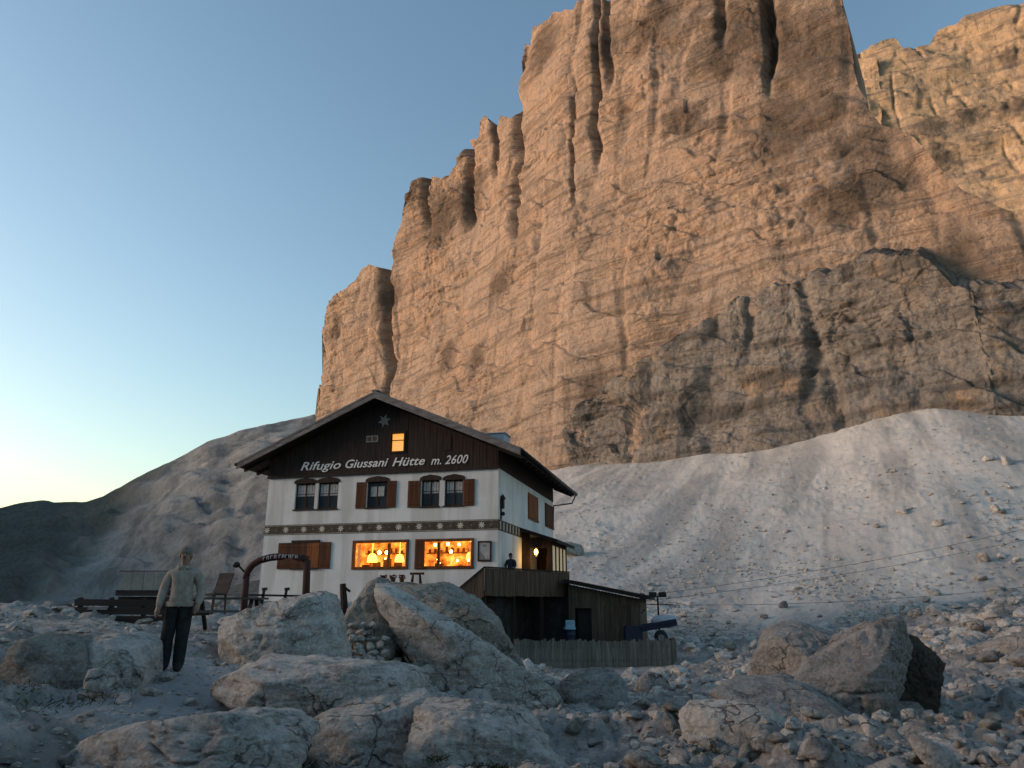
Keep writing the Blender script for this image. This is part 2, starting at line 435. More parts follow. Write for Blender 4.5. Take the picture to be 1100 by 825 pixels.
M['b_dark'] = m_boulder('dark_limestone', (.38, .355, .33), (.30, .25, .19), tan_amt=.5)
M['b_brown_shade'] = m_boulder('shade_brown_rock', (.085, .07, .055), (.10, .07, .045), (.03, .027, .022), .6)  # brown rock, with the shade of the undercut hollow put into its colour
M['b_scree'] = m_boulder('scree_limestone', (.50, .47, .43), (.45, .39, .33), tan_amt=.5)
M['grass'] = m_plain('dry_alpine_grass', (.055, .055, .022), .9, .1, .5, 9)

# ------------------------------------------------------------------ hut frame of reference
HUT_RZ = -R(14.5); HO = Vector((-.65, 35.0, 0))
hx = Vector((math.cos(HUT_RZ), math.sin(HUT_RZ), 0)); hy = Vector((-math.sin(HUT_RZ), math.cos(HUT_RZ), 0))
def fw(px, py, y0=0):
    """point of the hut's front wall plane (local y = y0) on a sight line: local x, z"""
    a, b = ray(px, py); d = Vector((a, 1, b)); t = ((HO + hy * y0).dot(hy)) / d.dot(hy); p = d * t - HO
    return p.dot(hx), p.z
def sw(px, py, x0=0):
    a, b = ray(px, py); d = Vector((a, 1, b)); t = ((HO + hx * x0).dot(hx)) / d.dot(hx); p = d * t - HO
    return p.dot(hy), p.z
def hw(x, y, z): return HO + hx * x + hy * y + Vector((0, 0, z))

# ------------------------------------------------------------------ ground: one sheet (thin plate spline through surveyed points)
cpts = []
def cpt(px, py, Y): p = at(px, py, Y); cpts.append(tuple(p))
for a in [(0, 830, 7.2), (140, 862, 7.2), (300, 865, 7), (400, 842, 9.3), (340, 836, 9.2), (520, 848, 8.8), (450, 838, 10), (230, 800, 9.5), (550, 850, 8.2), (800, 835, 8.2), (1100, 835, 8.5), (183, 730, 11.5), (80, 740, 10.5), (0, 700, 12.5), (0, 664, 18),
          (140, 674, 19.5), (240, 688, 18), (240, 715, 13.5), (320, 716, 14.5), (420, 720, 16), (560, 717, 32), (640, 717, 33), (722, 716, 33), (640, 742, 24), (600, 770, 16), (700, 800, 10.5),
          (760, 772, 15), (900, 790, 13), (1090, 765, 14), (1095, 700, 21), (1095, 655, 34), (1000, 657, 42), (780, 692, 45), (780, 652, 60), (900, 725, 26)]: cpt(*a)
for px, py, Y in [(560, 652, 56), (700, 656, 58), (850, 648, 58), (1000, 637, 56), (1100, 622, 56), (1300, 600, 58)]:
    yb = lerp_tab(BASEY, px); t = at(px, py, Y); e = at(px, lerp_tab(TOPY, px), yb); cpts.append(tuple(t)); cpts.append(tuple(e))
    for u in (.33, .66):
        q = t.lerp(e, u); q.z = t.z + (e.z - t.z) * u ** 1.12; cpts.append(tuple(q))
    g = at(px, lerp_tab(TOPY, px), yb); cpts.append((g.x * 1.25, g.y * 1.25, g.z * 1.3 + 3))
for a in [(-12.6, 38, -.4), (-9, 33, -.25), (-5, 31.5, -.5), (-14, 30, -.3), (-16, 24, -.5), (-30, 30, -2), (-20, 50, -2), (-8, 55, .2), (-40, 60, -3), (-60, 100, -2), (-30, 110, 4),
          (-100, 150, -3), (-150, 200, -3), (-200, 100, 0), (-120, 250, 0), (-60, 200, 5), (-180, 330, 4), (-40, 130, 4), (0, -12, -1.2), (-30, -12, 0), (30, -10, -1), (-70, 0, 2), (60, 10, 3), (0, -80, 3), (100, 50, 14), (-100, -80, 5), (100, -80, 5), (-160, 60, 8), (0, 2, -1.65), (-5, 4, -1.5), (5, 4, -1.7), (2.2, 37.5, -2.1), (5.5, 39, -1.95), (7.5, 36, -2.3)]: cpts.append(a)
CP = np.array(cpts)
def tps_fit(P):
    n = len(P); X = P[:, :2] / 50
    d = np.linalg.norm(X[:, None] - X[None], axis=2); K = np.where(d > 0, d * d * np.log(d + 1e-12), 0) + np.eye(n) * 2e-4
    A = np.zeros((n + 3, n + 3)); A[:n, :n] = K; A[:n, n] = 1; A[:n, n + 1:] = X; A[n, :n] = 1; A[n + 1:, :n] = X.T
    return np.linalg.solve(A, np.concatenate([P[:, 2], np.zeros(3)]))
TW = tps_fit(CP)
def base_h(x, y):
    X = np.stack([x, y], 1) / 50; C = CP[:, :2] / 50; out = np.empty(len(X))
    for i in range(0, len(X), 60000):
        q = X[i:i + 60000]; d = np.linalg.norm(q[:, None] - C[None], axis=2)
        out[i:i + 60000] = (d * d * np.log(d + 1e-12)) @ TW[:len(C)] + TW[len(C)] + q @ TW[len(C) + 1:]
    return out
def ground_h(x, y):
    x = np.asarray(x, float); y = np.asarray(y, float); h = base_h(x, y)
    rr = np.hypot(x, y)
    h = np.where(rr > 230, np.clip(h, -10, 30), h)
    P = np.stack([x, y, np.zeros_like(x)], 1)
    near = 1 - smooth(38, 60, y)
    hutpad = smooth(1.5, 4, np.maximum(np.abs((x - HO.x) * hx.x + (y - HO.y) * hx.y + 4) - 8.5, np.abs((x - HO.x) * hy.x + (y - HO.y) * hy.y - 5) - 8))
    path = np.maximum(np.exp(-(((x + 4.4) / 1.9) ** 2 + ((y - 12) / 4.5) ** 2)), np.exp(-(((x + 10) / 5.5) ** 2 + ((y - 16.5) / 3.4) ** 2)))
    # unseen rise added beside and behind the viewpoint to shade the foreground
    ex_, ey_ = x + 15 - np.clip(y, -25, 0) * .0, y + 10
    shade_bank = 7.5 * np.exp(-(np.maximum(np.abs(x + 16) - 1, 0) / 4.5) ** 2) * smooth(9, 0, y) * smooth(-60, -20, y) + 6.5 * np.exp(-(np.maximum(np.abs(y + 15) - 2, 0) / 5) ** 2) * smooth(-22, -14, x) * smooth(30, 14, x)
    h = h + shade_bank
    fence = np.exp(-(((x - 3.5) / 4.5) ** 2 + ((y - 33.5) / 3.0) ** 2))
    rough = near * (1 - .85 * path) * (1 - .75 * fence) * hutpad
    # loose blocks of several sizes
    for sc, am, sd in ((.8, .26, 3), (1.9, .16, 5), (4.3, .075, 9)):
        wx = x * sc + .35 * pnoise(P * sc * 1.1, sd); wy = y * sc + .35 * pnoise(P * sc * 1.1 + 9, sd)
        d, d2, v = worley2(wx, wy, sd)
        lump = np.clip(1.25 - d * 1.5, 0, 1) ** .6 * np.clip((d2 - d) * 3.5, 0, 1) ** .5
        h = h + rough * am * lump * (v * 1.3 - .15)
    h = h + rough * .10 * fbm(P * 1.3, 4, 4) + near * hutpad * .14 * fbm(P * .33, 3, 21) + path * .03 * fbm(P * 3, 3, 2)
    far = smooth(40, 62, y)
    h = h + far * (.9 * fbm(P * .05, 3, 31) * smooth(55, 80, y) + .13 * fbm(P * .3, 4, 33) + .09 * fbm(P * 1.6, 3, 35))
    for sc, am, sd in ((.55, .26, 41), (1.3, .15, 43)):
        d, d2, v = worley2(x * sc + .3 * pnoise(P * sc, sd), y * sc + .3 * pnoise(P * sc + 5, sd), sd)
        cl = smooth(-.1, .35, fbm(P * .06, 3, 51))
        h = h + far * am * np.clip(1 - d * 2.3, 0, 1) ** .7 * smooth(.55, .9, v) * (.25 + .75 * cl)
    return h
def gh(x, y): return float(ground_h(np.array([x]), np.array([y]))[0])

az_f = np.linspace(R(-41), R(41), 880); az_c = np.linspace(R(41), R(319), 64)[1:-1]
rs = np.concatenate([np.linspace(.6, 4, 8)[:-1], np.geomspace(4, 215, 620), np.geomspace(222, 2500, 14)])
az = np.concatenate([az_f, az_c, [az_f[0] + 2 * math.pi]])
AA, RR = np.meshgrid(az, rs)
gx, gy = (RR * np.sin(AA)).ravel(), (RR * np.cos(AA)).ravel()
gz = ground_h(gx, gy)
o = np_mesh('ground', np.stack([gx, gy, gz], 1), grid_faces(len(rs), len(az))[:, ::-1], M['ground']); tag(o, kind='structure')

# ------------------------------------------------------------------ mountains: walls of rock in plan, top line and relief
def rock_wall(name, plan, prof, mat, zbase, batter, ncol, nrow, amp, seed, px_range, gullies=(), capback=30, caprise=-.15, strata=.55, zpow=1.0, butt=1.0, tilt=.17, bs=1.0, ledge=1.0, upright=None, rug=0.0):
    """plan: (px, Y) foot line; prof: (px, py) top line as seen; both turned into world points of one rock face"""
    prof = sorted(prof)
    s, bx, by, nbx, nby, bat, seen = wall_frame(plan, px_range, zbase, batter, upright)
    pts = [seen(px, py) for px, py in prof]
    ps = np.array([p[0] for p in pts]); pz = np.array([p[1] for p in pts])
    ps = np.maximum.accumulate(ps + np.arange(len(ps)) * 1e-3)
    S = np.linspace(s[0], s[-1], ncol); top = np.interp(S, ps, pz)
    top = top + (.32 + .6 * rug) * amp * (fbm(np.stack([S * .18, S * 0, S * 0], 1), 5, seed + 3, .6) - .4 * rug)
    BX, BY, NX, NY = (np.interp(S, s, v) for v in (bx, by, nbx, nby))
    T = np.linspace(0, 1, nrow)[:, None]
    Z = np.minimum(zbase + (top.max() - zbase) * T, top[None])
    SS = np.broadcast_to(S[None], Z.shape)
    P = np.stack([SS.ravel(), np.zeros(Z.size), Z.ravel()], 1)
    d = 1.7 * amp * butt * fbm(P * [.016, 1, .013] + [0, .2, 0], 3, seed)                     # buttresses
    cr = ridged(P * [.040, 1, .010] + [0, .3, 0], 2, seed + 5); d -= amp * 2.4 * np.clip(cr - 1.22, 0, 1)       # a few vertical cracks
    Q = P + np.stack([3 * fbm(P * [.06, 1, .06], 3, seed + 31), P[:, 1] * 0, 3 * fbm(P * [.06, 1, .06] + 9, 3, seed + 33)], 1)
    dip = Q[:, 2] + Q[:, 0] * tilt
    zone = smooth(-.05, .4, fbm(P * [.03, 1, .03] + 4, 3, seed + 41)) * .85 + .15
    zone = np.maximum(zone, rug)
    for cs, cz, am in ((13, 9, .75), (4.2, 2.8, .62), (1.7, 1.1, .30)):                        # broken blocks between joints and bedding
        f1, f2, v = worley2(Q[:, 0] / cs / bs, dip / cz / bs, seed + int(cs * 3))
        zz = zone if cs < 10 else 1; d += zz * (amp * am * (v - .5) * np.clip((f2 - f1) * 4, .25, 1) + amp * am * .35 * (f2 - f1))
    led = fbm(np.stack([P[:, 0] * .03, P[:, 1] * 0, dip * strata], 1), 4, seed + 9, .6)
    d += amp * .30 * zone * led + rug * amp * (.55 * fbm(P * [.20, 1, .17] + 2, 4, seed + 51, .6) + .35 * (ridged(P * [.12, 1, .05], 3, seed + 53) - 1))
    for per, am in ((7.5 * bs, .46), (2.3 * bs, .16)):                                        # bedding ledges: clean faces between thin steps
        hh = dip / per + 1.1 * fbm(P * [.035 / bs, 1, .05 / bs], 3, seed + int(per * 7)); d += amp * am * ledge * ((hh % 1) ** 1.6 - .5) * (.25 + .75 * smooth(-.25, .3, fbm(P * [.025, 1, .03] + per, 2, seed + 45)))
    d += amp * .38 * (.4 + .6 * zone) * fbm(P * [.09, 1, .10], 5, seed + 11, .55)
    d = d.reshape(Z.shape)
    for (gpx, gpy0, gpy1, wid, dep) in gullies:
        s0, z0 = seen(gpx, gpy1); s1, z1 = seen(gpx, gpy0)
        sc = s0 + (s1 - s0) * np.clip((Z - z0) / (z1 - z0 + 1e-6), 0, 1) + wid * 1.6 * fbm(np.stack([Z.ravel() * .08, Z.ravel() * 0, Z.ravel() * 0 + gpx], 1), 2, 77).reshape(Z.shape)
        d -= dep * np.exp(-((SS - sc) / wid) ** 2) * smooth(z0 - 4, z0 + 8, Z) * (1 - smooth(z1 + 15, z1 + 40, Z))
    fade = smooth(0, .06, T) * 1.0
    off = np.interp(S, s, bat)[None] * (Z - zbase) - d * (0.3 + .7 * fade)
    X = BX[None] + NX[None] * off; Y = BY[None] + NY[None] * off
    rows = [np.stack([X, Y, Z], 2)]
    last = rows[0][-1]
    for j, b in enumerate((.12, .35, 1.0)):
        q = last.copy(); q[:, 0] += NX * capback * b; q[:, 1] += NY * capback * b
        q[:, 2] += capback * b * caprise + .5 * amp * b * fbm(np.stack([S * .2, S * 0 + j, S * 0], 1), 3, seed + 19); rows.append(q[None])
    q = rows[-1][0].copy(); q[:, 2] = zbase; q[:, 0] += NX * 10; q[:, 1] += NY * 10; rows.append(q[None])
    V = np.concatenate(rows, 0); nr = V.shape[0]
    ends = []                                   # the two ends of the face run on into the mountain
    for c_, b in ((0, 45), (0, 14)):
        q = V[:, c_].copy(); w = np.minimum(1, np.arange(nr) / nr * 0 + 1); q[:, 0] += NX[c_] * b; q[:, 1] += NY[c_] * b; ends.append(q[:, None])
    V = np.concatenate([*ends, V], 1); ncol += 2
    o = np_mesh(name, V.reshape(-1, 3), grid_faces(nr, ncol), mat, smooth_=True)
    tag(o, kind='structure'); return o

CLIFF_PROF = [(296, 560), (332, 540), (336, 470), (339, 446), (343, 432), (342, 410), (347, 395), (348, 340), (353, 326), (372, 312), (384, 300), (388, 290), (400, 285), (411, 288), (415, 268), (424, 262), (432, 240), (437, 215),
              (444, 196), (456, 190), (478, 192), (488, 180), (496, 158), (505, 150), (516, 150), (519, 132), (524, 126), (531, 134), (538, 138), (542, 126), (551, 128), (555, 110), (556, 56), (562, 46),
              (572, 50), (578, 36), (590, 22), (600, 14), (618, 12), (622, 2), (636, -6), (650, -2), (660, -16), (700, -32), (760, -40), (850, -38), (890, -30), (901, -16), (904, 6), (910, 22), (911, 52), (917, 66), (919, 90), (930, 102), (933, 116), (944, 130), (956, 134), (972, 140), (990, 158), (1008, 178), (1030, 200), (1050, 215), (1075, 228), (1100, 236), (1160, 255), (1250, 280)]
rock_wall('mountain_cliff', CLIFF_FRAME[0], CLIFF_PROF, M['cliff'], 4, .10, 1060, 600, 1.7, 11, (292, 1320),
          [(826, -30, 90, 1.0, 4.5), (773, -20, 50, 1.0, 2.6), (652, 40, 95, 1.1, 2.6), (412, 300, 440, 2.2, 8), (500, 175, 240, 2.2, 8), (457, 205, 245, 1.8, 5), (533, 140, 190, 1.4, 4), (556, 120, 260, 2.0, 5), (640, 40, 180, 1.2, 2.4), (612, 190, 225, .8, 2)], 25, -.3, upright=(345, 470))
BAND_PROF = [(575, 500), (592, 478), (630, 440), (665, 408), (700, 384), (735, 358), (760, 340), (785, 318), (815, 306), (840, 302), (870, 290), (885, 292), (905, 278), (930, 270), (955, 270), (985, 268), (1000, 282),
             (1020, 300), (1040, 305), (1062, 298), (1082, 302), (1100, 304), (1160, 300), (1250, 290)]
rock_wall('rock_band', [(560, 168.5), (600, 155.6), (650, 146.6), (700, 137.8), (780, 126.8), (850, 119.3), (1000, 106.2), (1100, 99.4), (1300, 91)], BAND_PROF, M['band_rock'], 2, .16, 760, 340, 2.3, 42, (585, 1230),
          [(800, 345, 385, .8, 1.6), (868, 400, 440, 1.1, 1.6)], 9, .55, .5, butt=.8, ledge=1.5, rug=.38)
PEAK_PROF = [(860, 130), (900, 98), (912, 62), (922, 52), (940, 50), (952, 40), (962, 38), (970, 52), (985, 50), (1000, 44), (1008, 30), (1024, 28), (1040, 18), (1070, 12), (1100, 5), (1160, -5), (1250, -15)]
rock_wall('mountain_peak', [(800, 520), (1000, 450), (1400, 380), (2000, 320)], PEAK_PROF, M['peak'], 20, .3, 460, 280, 4.2, 63, (862, 1900), [], 40, -.2, .16, bs=3.5, ledge=1.5)

# hill ridge: dark slopes on the left, then an unseen run added to block sun
def ridge():
    pts = [(at(340, 446, 380), 0), (at(300, 452, 372), 0), (at(262, 462, 365), 0), (at(225, 474, 360), 0), (at(200, 487, 357), 0), (at(170, 502, 352), 0), (at(128, 524, 350), 0), (at(110, 533, 348), 0), (at(85, 538, 346), 0), (at(60, 540, 344), 0),
           (at(48, 538, 342), 0), (at(25, 541, 340), 0), (at(8, 543, 335), 0), (at(-20, 546, 330), 0)]
    L = [Vector((20, 420, 120))] + [p for p, _ in pts] + [Vector((-285, 352, 66)), Vector((-345, 430, 105)), Vector((-385, 400, 105)), Vector((-350, 300, 78)), Vector((-322, 220, 60)), Vector((-300, 150, 50)), Vector((-280, 90, 46)), Vector((-265, 30, 46)), Vector((-245, -60, 50)), Vector((-225, -160, 60)), Vector((-170, -260, 62)), Vector((-60, -310, 60)), Vector((80, -320, 55)), Vector((220, -260, 50))]  # points after the visible hill are added; their heights shade hut and scree
    A = np.array([tuple(p) for p in L]); seg = np.concatenate([[0], np.cumsum(np.linalg.norm(np.diff(A[:, :2], axis=0), axis=1))])
    n = 700; S = np.linspace(0, seg[-1], n); C = np.stack([np.interp(S, seg, A[:, k]) for k in range(3)], 1)
    C[:, 2] += 1.6 * fbm(np.stack([S * .05, S * 0, S * 0], 1), 5, 91)
    inn = np.stack([-C[:, 0], 60 - C[:, 1]], 1); inn /= np.linalg.norm(inn, axis=1)[:, None]
    nr = 150; rows = []
    for j in range(nr):
        t = j / (nr - 1) * 1.05 - .05
        run = t * (C[:, 2] + 6) / .52
        zz = np.where(t < 0, C[:, 2] + run * .6, C[:, 2] - (C[:, 2] + 6) * np.clip(t, 0, 1) ** .85)
        q = np.stack([C[:, 0] + inn[:, 0] * run, C[:, 1] + inn[:, 1] * run, zz], 1)
        if 0 < t: 
            w = min(1, t * 6) * min(1, (1 - t) * 8 + .3)
            q[:, 2] += w * (3.6 * (ridged(np.stack([S * .022, np.full(n, t * 1.0), S * 0], 1), 4, 95, .55) - 1) + 4.0 * fbm(q * [.03, .05, .09], 6, 97, .62) + 1.3 * np.round(2 * fbm(q * [.03, .03, .12], 3, 99)))
        rows.append(q)
    for q in rows[8:-4]: hh = q[:, 2] * .075 + .9 * fbm(q * [.02, .02, .02], 3, 103); q[:, 2] += 3.2 * (np.abs((hh % 1) - .5) ** .7 - .35)
    o = np_mesh('hill_and_sun_block', np.concatenate(rows), grid_faces(nr, n)[:, ::-1], M['hill']); tag(o, kind='structure')
ridge()

# ------------------------------------------------------------------ boulders
def ico(sub):
    import bmesh
    bm = bmesh.new(); bmesh.ops.create_icosphere(bm, subdivisions=sub, radius=1)
    V = np.array([v.co for v in bm.verts]); Fa = np.array([[v.index for v in f.verts] for f in bm.faces]); bm.free(); return V, Fa
ICO = {k: ico(k) for k in (1, 2, 3, 4, 5, 6)}
def hull(pts):
    pts = sorted(set(pts))
    def half(p):
        h = []
        for q in p:
            while len(h) > 1 and (h[-1][0] - h[-2][0]) * (q[1] - h[-2][1]) - (h[-1][1] - h[-2][1]) * (q[0] - h[-2][0]) <= 0: h.pop()
            h.append(q)
        return h
    a, b = half(pts), half(pts[::-1]); return a[:-1] + b[:-1]
def rock_verts(ext, planes, sub, seed, rough=.05, bed=(.2, .1, 1), soft=24, bedamp=.02, chips=34):
    """planes: (normal, offset) about the centre; the rock is what they leave, worn by noise"""
    V, Fa = ICO[sub]; D = V * np.asarray(ext)
    N = np.array([p[0] for p in planes], float); N /= np.linalg.norm(N, axis=1)[:, None]; O = np.array([p[1] for p in planes], float)
    den = D @ N.T; T = np.where(den > 1e-6, O[None] / np.maximum(den, 1e-6), 50.0)
    T = np.clip(T, .02, 50)
    p = soft; t = (np.sum(T ** -p, axis=1)) ** (-1 / p) * 1.05
    P = D * t[:, None]; size = float(np.mean(ext))
    rn = random.Random(seed * 7 + 1)
    for _ in range(chips):                     # flakes broken off edges and corners leave flat facets
        n = Vector((rn.gauss(0, .7), rn.gauss(-.5, 1), rn.gauss(.2, .8))).normalized(); n = np.array(n)
        pr = P @ n; hmax = pr.max(); off = hmax * (1 - rn.uniform(.02, .11))
        over = np.clip(pr - off, 0, None); P = P - np.outer(over * .94, n)
    nrm = P / np.linalg.norm(P, axis=1)[:, None]
    q = P / size + seed * 7.13
    disp = rough * size * (fbm(q * 1.1, 3, seed) + .6 * fbm(q * 3.1, 4, seed + 3, .62) + .22 * np.abs(fbm(q * 9, 3, seed + 4, .6)))
    bl = pnoise(q * 2.2, seed + 21); disp += rough * .7 * size * (np.floor(bl * 3.5) / 3.5 - bl * .5)
    disp += -rough * .9 * size * np.clip(ridged(q * 1.5, 3, seed + 5) - 1.35, 0, 1)
    cr = np.abs(fbm(q * .85 + 3, 3, seed + 60)); disp -= rough * 1.1 * size * np.clip(1 - cr / .035, 0, 1) * smooth(-.2, .3, pnoise(q * 1.3, seed + 62))      # open joints
    cr = np.abs(fbm(q * 2.1 + 5, 3, seed + 66)); disp -= rough * .5 * size * np.clip(1 - cr / .05, 0, 1)
    b = np.asarray(bed, float); b /= np.linalg.norm(b)
    hgt = (P @ b) / size * 4.2 + .8 * fbm(q * .9, 2, seed + 9); disp += bedamp * size * ((hgt % 1) ** .6 - .5)
    return P + nrm * disp[:, None], Fa
def traced_boulder(name, outline, Y, depth, seed, mat, label, sub=5, rough=.05, lean=.25, group=None, front=3, bed=(.2, .1, 1), bedamp=.02, parent=None, soft=24, fp=None, chips=34):
    w = [at(px, py, Y) for px, py in outline]
    c = sum(w, Vector()) / len(w)
    H = hull([(p.x - c.x, p.z - c.z) for p in w]); planes = []
    ex = max(abs(p[0]) for p in H); ez = max(abs(p[1]) for p in H); n = len(H)
    rnd = random.Random(seed)
    for i in range(n):
        a, b = H[i], H[(i + 1) % n]; nx, nz = b[1] - a[1], -(b[0] - a[0]); l = math.hypot(nx, nz)
        if l < .02 * (ex + ez): continue
        nx, nz = nx / l, nz / l
        planes.append(((nx, rnd.uniform(-.3, .3), nz), max(.05, nx * a[0] + nz * a[1])))
    hd = depth / 2
    if fp: planes += fp
    for k in range(0 if fp else front):
        planes.append(((rnd.uniform(-.5, .5), -1, rnd.uniform(.0, .2) + lean), hd * rnd.uniform(.75, 1.0)))
    for k in range(3):
        planes.append(((rnd.uniform(-.5, .5), 1, rnd.uniform(-.2, .6)), hd * rnd.uniform(.8, 1.1)))
    V, Fa = rock_verts((ex * 1.0, hd, ez), planes, sub, seed, rough, bed, 60 if fp else soft, bedamp, chips)
    base = np.array([c.x, c.y, c.z])
    o = np_mesh(name, V + base, Fa, mat, parent, loc=(c.x, c.y, c.z - ez))
    tag(o, label, 'boulder', group); return o

TB = [  # outline as seen, distance, depth, material, label
 ([(20, 736), (18, 712), (30, 694), (55, 683), (85, 682), (102, 694), (108, 718), (98, 742), (40, 744)], 10.6, 1.3, 'b_tan', 'brownish low boulder at the far left beside the path, dark hollow at its right', 5),
 ([(92, 735), (94, 700), (106, 684), (130, 682), (152, 690), (163, 708), (158, 736), (120, 744)], 10.8, 1.2, 'b_grey', 'rounded greenish grey boulder on the left, nearest the standing man', 5),
 ([(93, 736), (97, 723), (108, 718), (118, 723), (121, 735), (110, 741)], 9.9, .35, 'b_pale', 'small pale stone lodged under the low boulders left of the man', 4),
 ([(-30, 725), (-28, 698), (-5, 690), (14, 700), (19, 722), (5, 732)], 11.5, 1.0, 'b_dark', 'dark boulder cut by the left edge of the photo', 4),
 ([(249, 706), (249, 672), (258, 660), (280, 652), (300, 647), (325, 640), (350, 638), (362, 650), (369, 675), (375, 714), (330, 720), (262, 718)], 14.5, 2.0, 'b_pale', 'big pale block with a small dark hole, right in front of the arch', 6),
 ([(374, 705), (376, 668), (386, 650), (397, 630), (408, 624), (418, 628), (424, 660), (432, 700), (420, 725), (385, 722)], 16.8, 1.8, 'b_tan', 'tan upright rock face, highest tip of the boulders below the lit windows', 5),
 ([(404, 628), (414, 622), (428, 634), (470, 676), (520, 706), (570, 732), (601, 752), (602, 776), (560, 772), (500, 758), (455, 724), (425, 680)], 16.2, 1.6, 'b_grey', 'long grey slab sloping down to the right in front of the white hut', 6),
 ([(440, 738), (470, 722), (520, 738), (560, 752), (566, 772), (520, 776), (468, 764)], 15.4, 1.2, 'b_tan', 'brownish undercut rock beneath the long sloping slab', 5),
 ([(412, 650), (420, 632), (448, 625), (478, 629), (505, 641), (532, 662), (548, 690), (560, 722), (500, 735), (430, 720)], 19.5, 3.2, 'b_tan', 'large rounded greenish grey boulder between the sloping slab and the terrace stairs', 6),
 ([(246, 752), (252, 732), (266, 716), (292, 707), (345, 712), (395, 710), (432, 714), (447, 730), (448, 756), (400, 764), (330, 778), (280, 772)], 10.8, 1.9, 'b_grey', 'flat topped grey slab with a dark horizontal crack, below the big pale block', 6),
 ([(340, 770), (372, 758), (420, 756), (452, 752), (460, 775), (456, 812), (440, 850), (370, 850), (348, 810)], 9.8, 1.5, 'b_grey', 'blocky grey boulder under the flat topped slab, at the bottom edge', 6),
 ([(60, 845), (110, 800), (180, 778), (250, 764), (290, 766), (318, 778), (333, 794), (318, 816), (280, 850), (160, 870)], 8.0, 2.0, 'b_grey', 'broad grey boulder at the bottom left with a jutting pale corner', 6),
 ([(452, 772), (458, 756), (482, 752), (520, 758), (565, 772), (592, 800), (612, 850), (520, 870), (450, 850)], 9.3, 1.7, 'b_grey', 'crumbly grey boulder with a grass tuft at the bottom centre', 6),
 ([(596, 758), (604, 730), (628, 720), (655, 724), (668, 742), (660, 764), (620, 772)], 17.5, 1.6, 'b_dark', 'dark boulder just right of the sloping slab tip, below the fence', 5),
 ([(812, 728), (814, 698), (832, 684), (862, 681), (892, 690), (925, 698), (950, 720), (962, 752), (940, 778), (895, 780), (850, 764), (818, 745)], 14.2, 2.2, 'b_dark', 'big rounded dark boulder on the right with a brown left end', 6),
 ([(846, 742), (872, 706), (905, 690), (930, 675), (944, 667), (960, 672), (978, 692), (984, 718), (960, 748), (930, 776), (868, 774)], 13.4, 2.2, 'b_dark', 'tall jagged grey boulder at the right, sharp tip pointing up', 6),
 ([(930, 690), (950, 680), (985, 686), (1000, 700), (1004, 716), (997, 745), (985, 766), (972, 800), (945, 794), (925, 770)], 14.0, 1.6, 'b_brown_shade', 'brown undercut rock, darkened by painted shade, on the right side of the jagged boulder', 6),
 ([(948, 772), (965, 752), (985, 758), (996, 780), (998, 806), (975, 812), (955, 800)], 13.2, .8, 'b_dark', 'small dark block propping up the jagged boulder at the right', 5),
 ([(765, 746), (790, 730), (835, 730), (890, 752), (925, 776), (900, 792), (850, 784), (790, 764)], 12.6, 1.5, 'b_dark', 'flat dark slab lying against the foot of the big rounded boulder', 5),
 ([(738, 790), (752, 762), (790, 756), (838, 770), (872, 792), (862, 818), (800, 830), (750, 815)], 10.0, 1.3, 'b_grey', 'grey tilted slab at the lower right, in front of the flat dark slab', 5),
 ([(903, 784), (922, 777), (948, 780), (955, 788), (935, 796), (908, 794)], 12.0, .5, 'b_pale', 'pale flat stone in front of the jagged boulder', 4),
 ([(840, 845), (856, 812), (900, 796), (945, 806), (975, 826), (970, 860), (880, 870)], 9.0, 1.2, 'b_dark', 'dark rounded rock at the bottom edge on the right', 5),
 ([(985, 850), (992, 806), (1020, 796), (1042, 806), (1050, 840), (1030, 860)], 9.6, 1.0, 'b_grey', 'egg shaped grey rock at the bottom right', 5),
 ([(1062, 712), (1072, 688), (1100, 680), (1130, 690), (1140, 715), (1100, 724)], 20, 2.5, 'b_dark', 'low dark boulder cut by the right edge of the photo', 5),
 ([(680, 742), (686, 728), (700, 722), (714, 728), (716, 742), (698, 748)], 22, .7, 'b_dark', 'small dark stone on the rubble below the middle of the fence', 4),
 ([(743, 740), (745, 730), (755, 727), (762, 731), (761, 741), (752, 744)], 21, .45, 'b_pale', 'white cube shaped stone on the rubble below the right end of the fence', 4),
]
FACETS = {'tall jagged': [((-.28, -.85, .45), .72), ((.72, -.68, -.2), .55), ((-.05, -1, -.15), .85)], 'big rounded dark': [((-.85, -.5, .05), .80), ((.15, -.55, .85), .60), ((.35, -.95, -.12), .80)],
          'flat dark slab': [((0, -.5, .87), .22), ((0, -1, .1), .6)], 'long grey slab': [((.35, -.45, .82), .62), ((-.35, -.9, -.25), .62), ((.1, -1, .1), .7)], 'flat topped': [((0, -.42, .9), .50), ((.1, -1, -.05), .85), ((-.5, -.8, .1), 1.2)]}
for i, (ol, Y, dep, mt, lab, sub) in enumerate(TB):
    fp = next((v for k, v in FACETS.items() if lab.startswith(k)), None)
    traced_boulder('boulder', ol, Y, dep, 100 + i * 3, M[mt], lab, sub, fp=fp, chips=16 if fp else 34, rough=.06 if sub == 6 else .055, bedamp=.035)

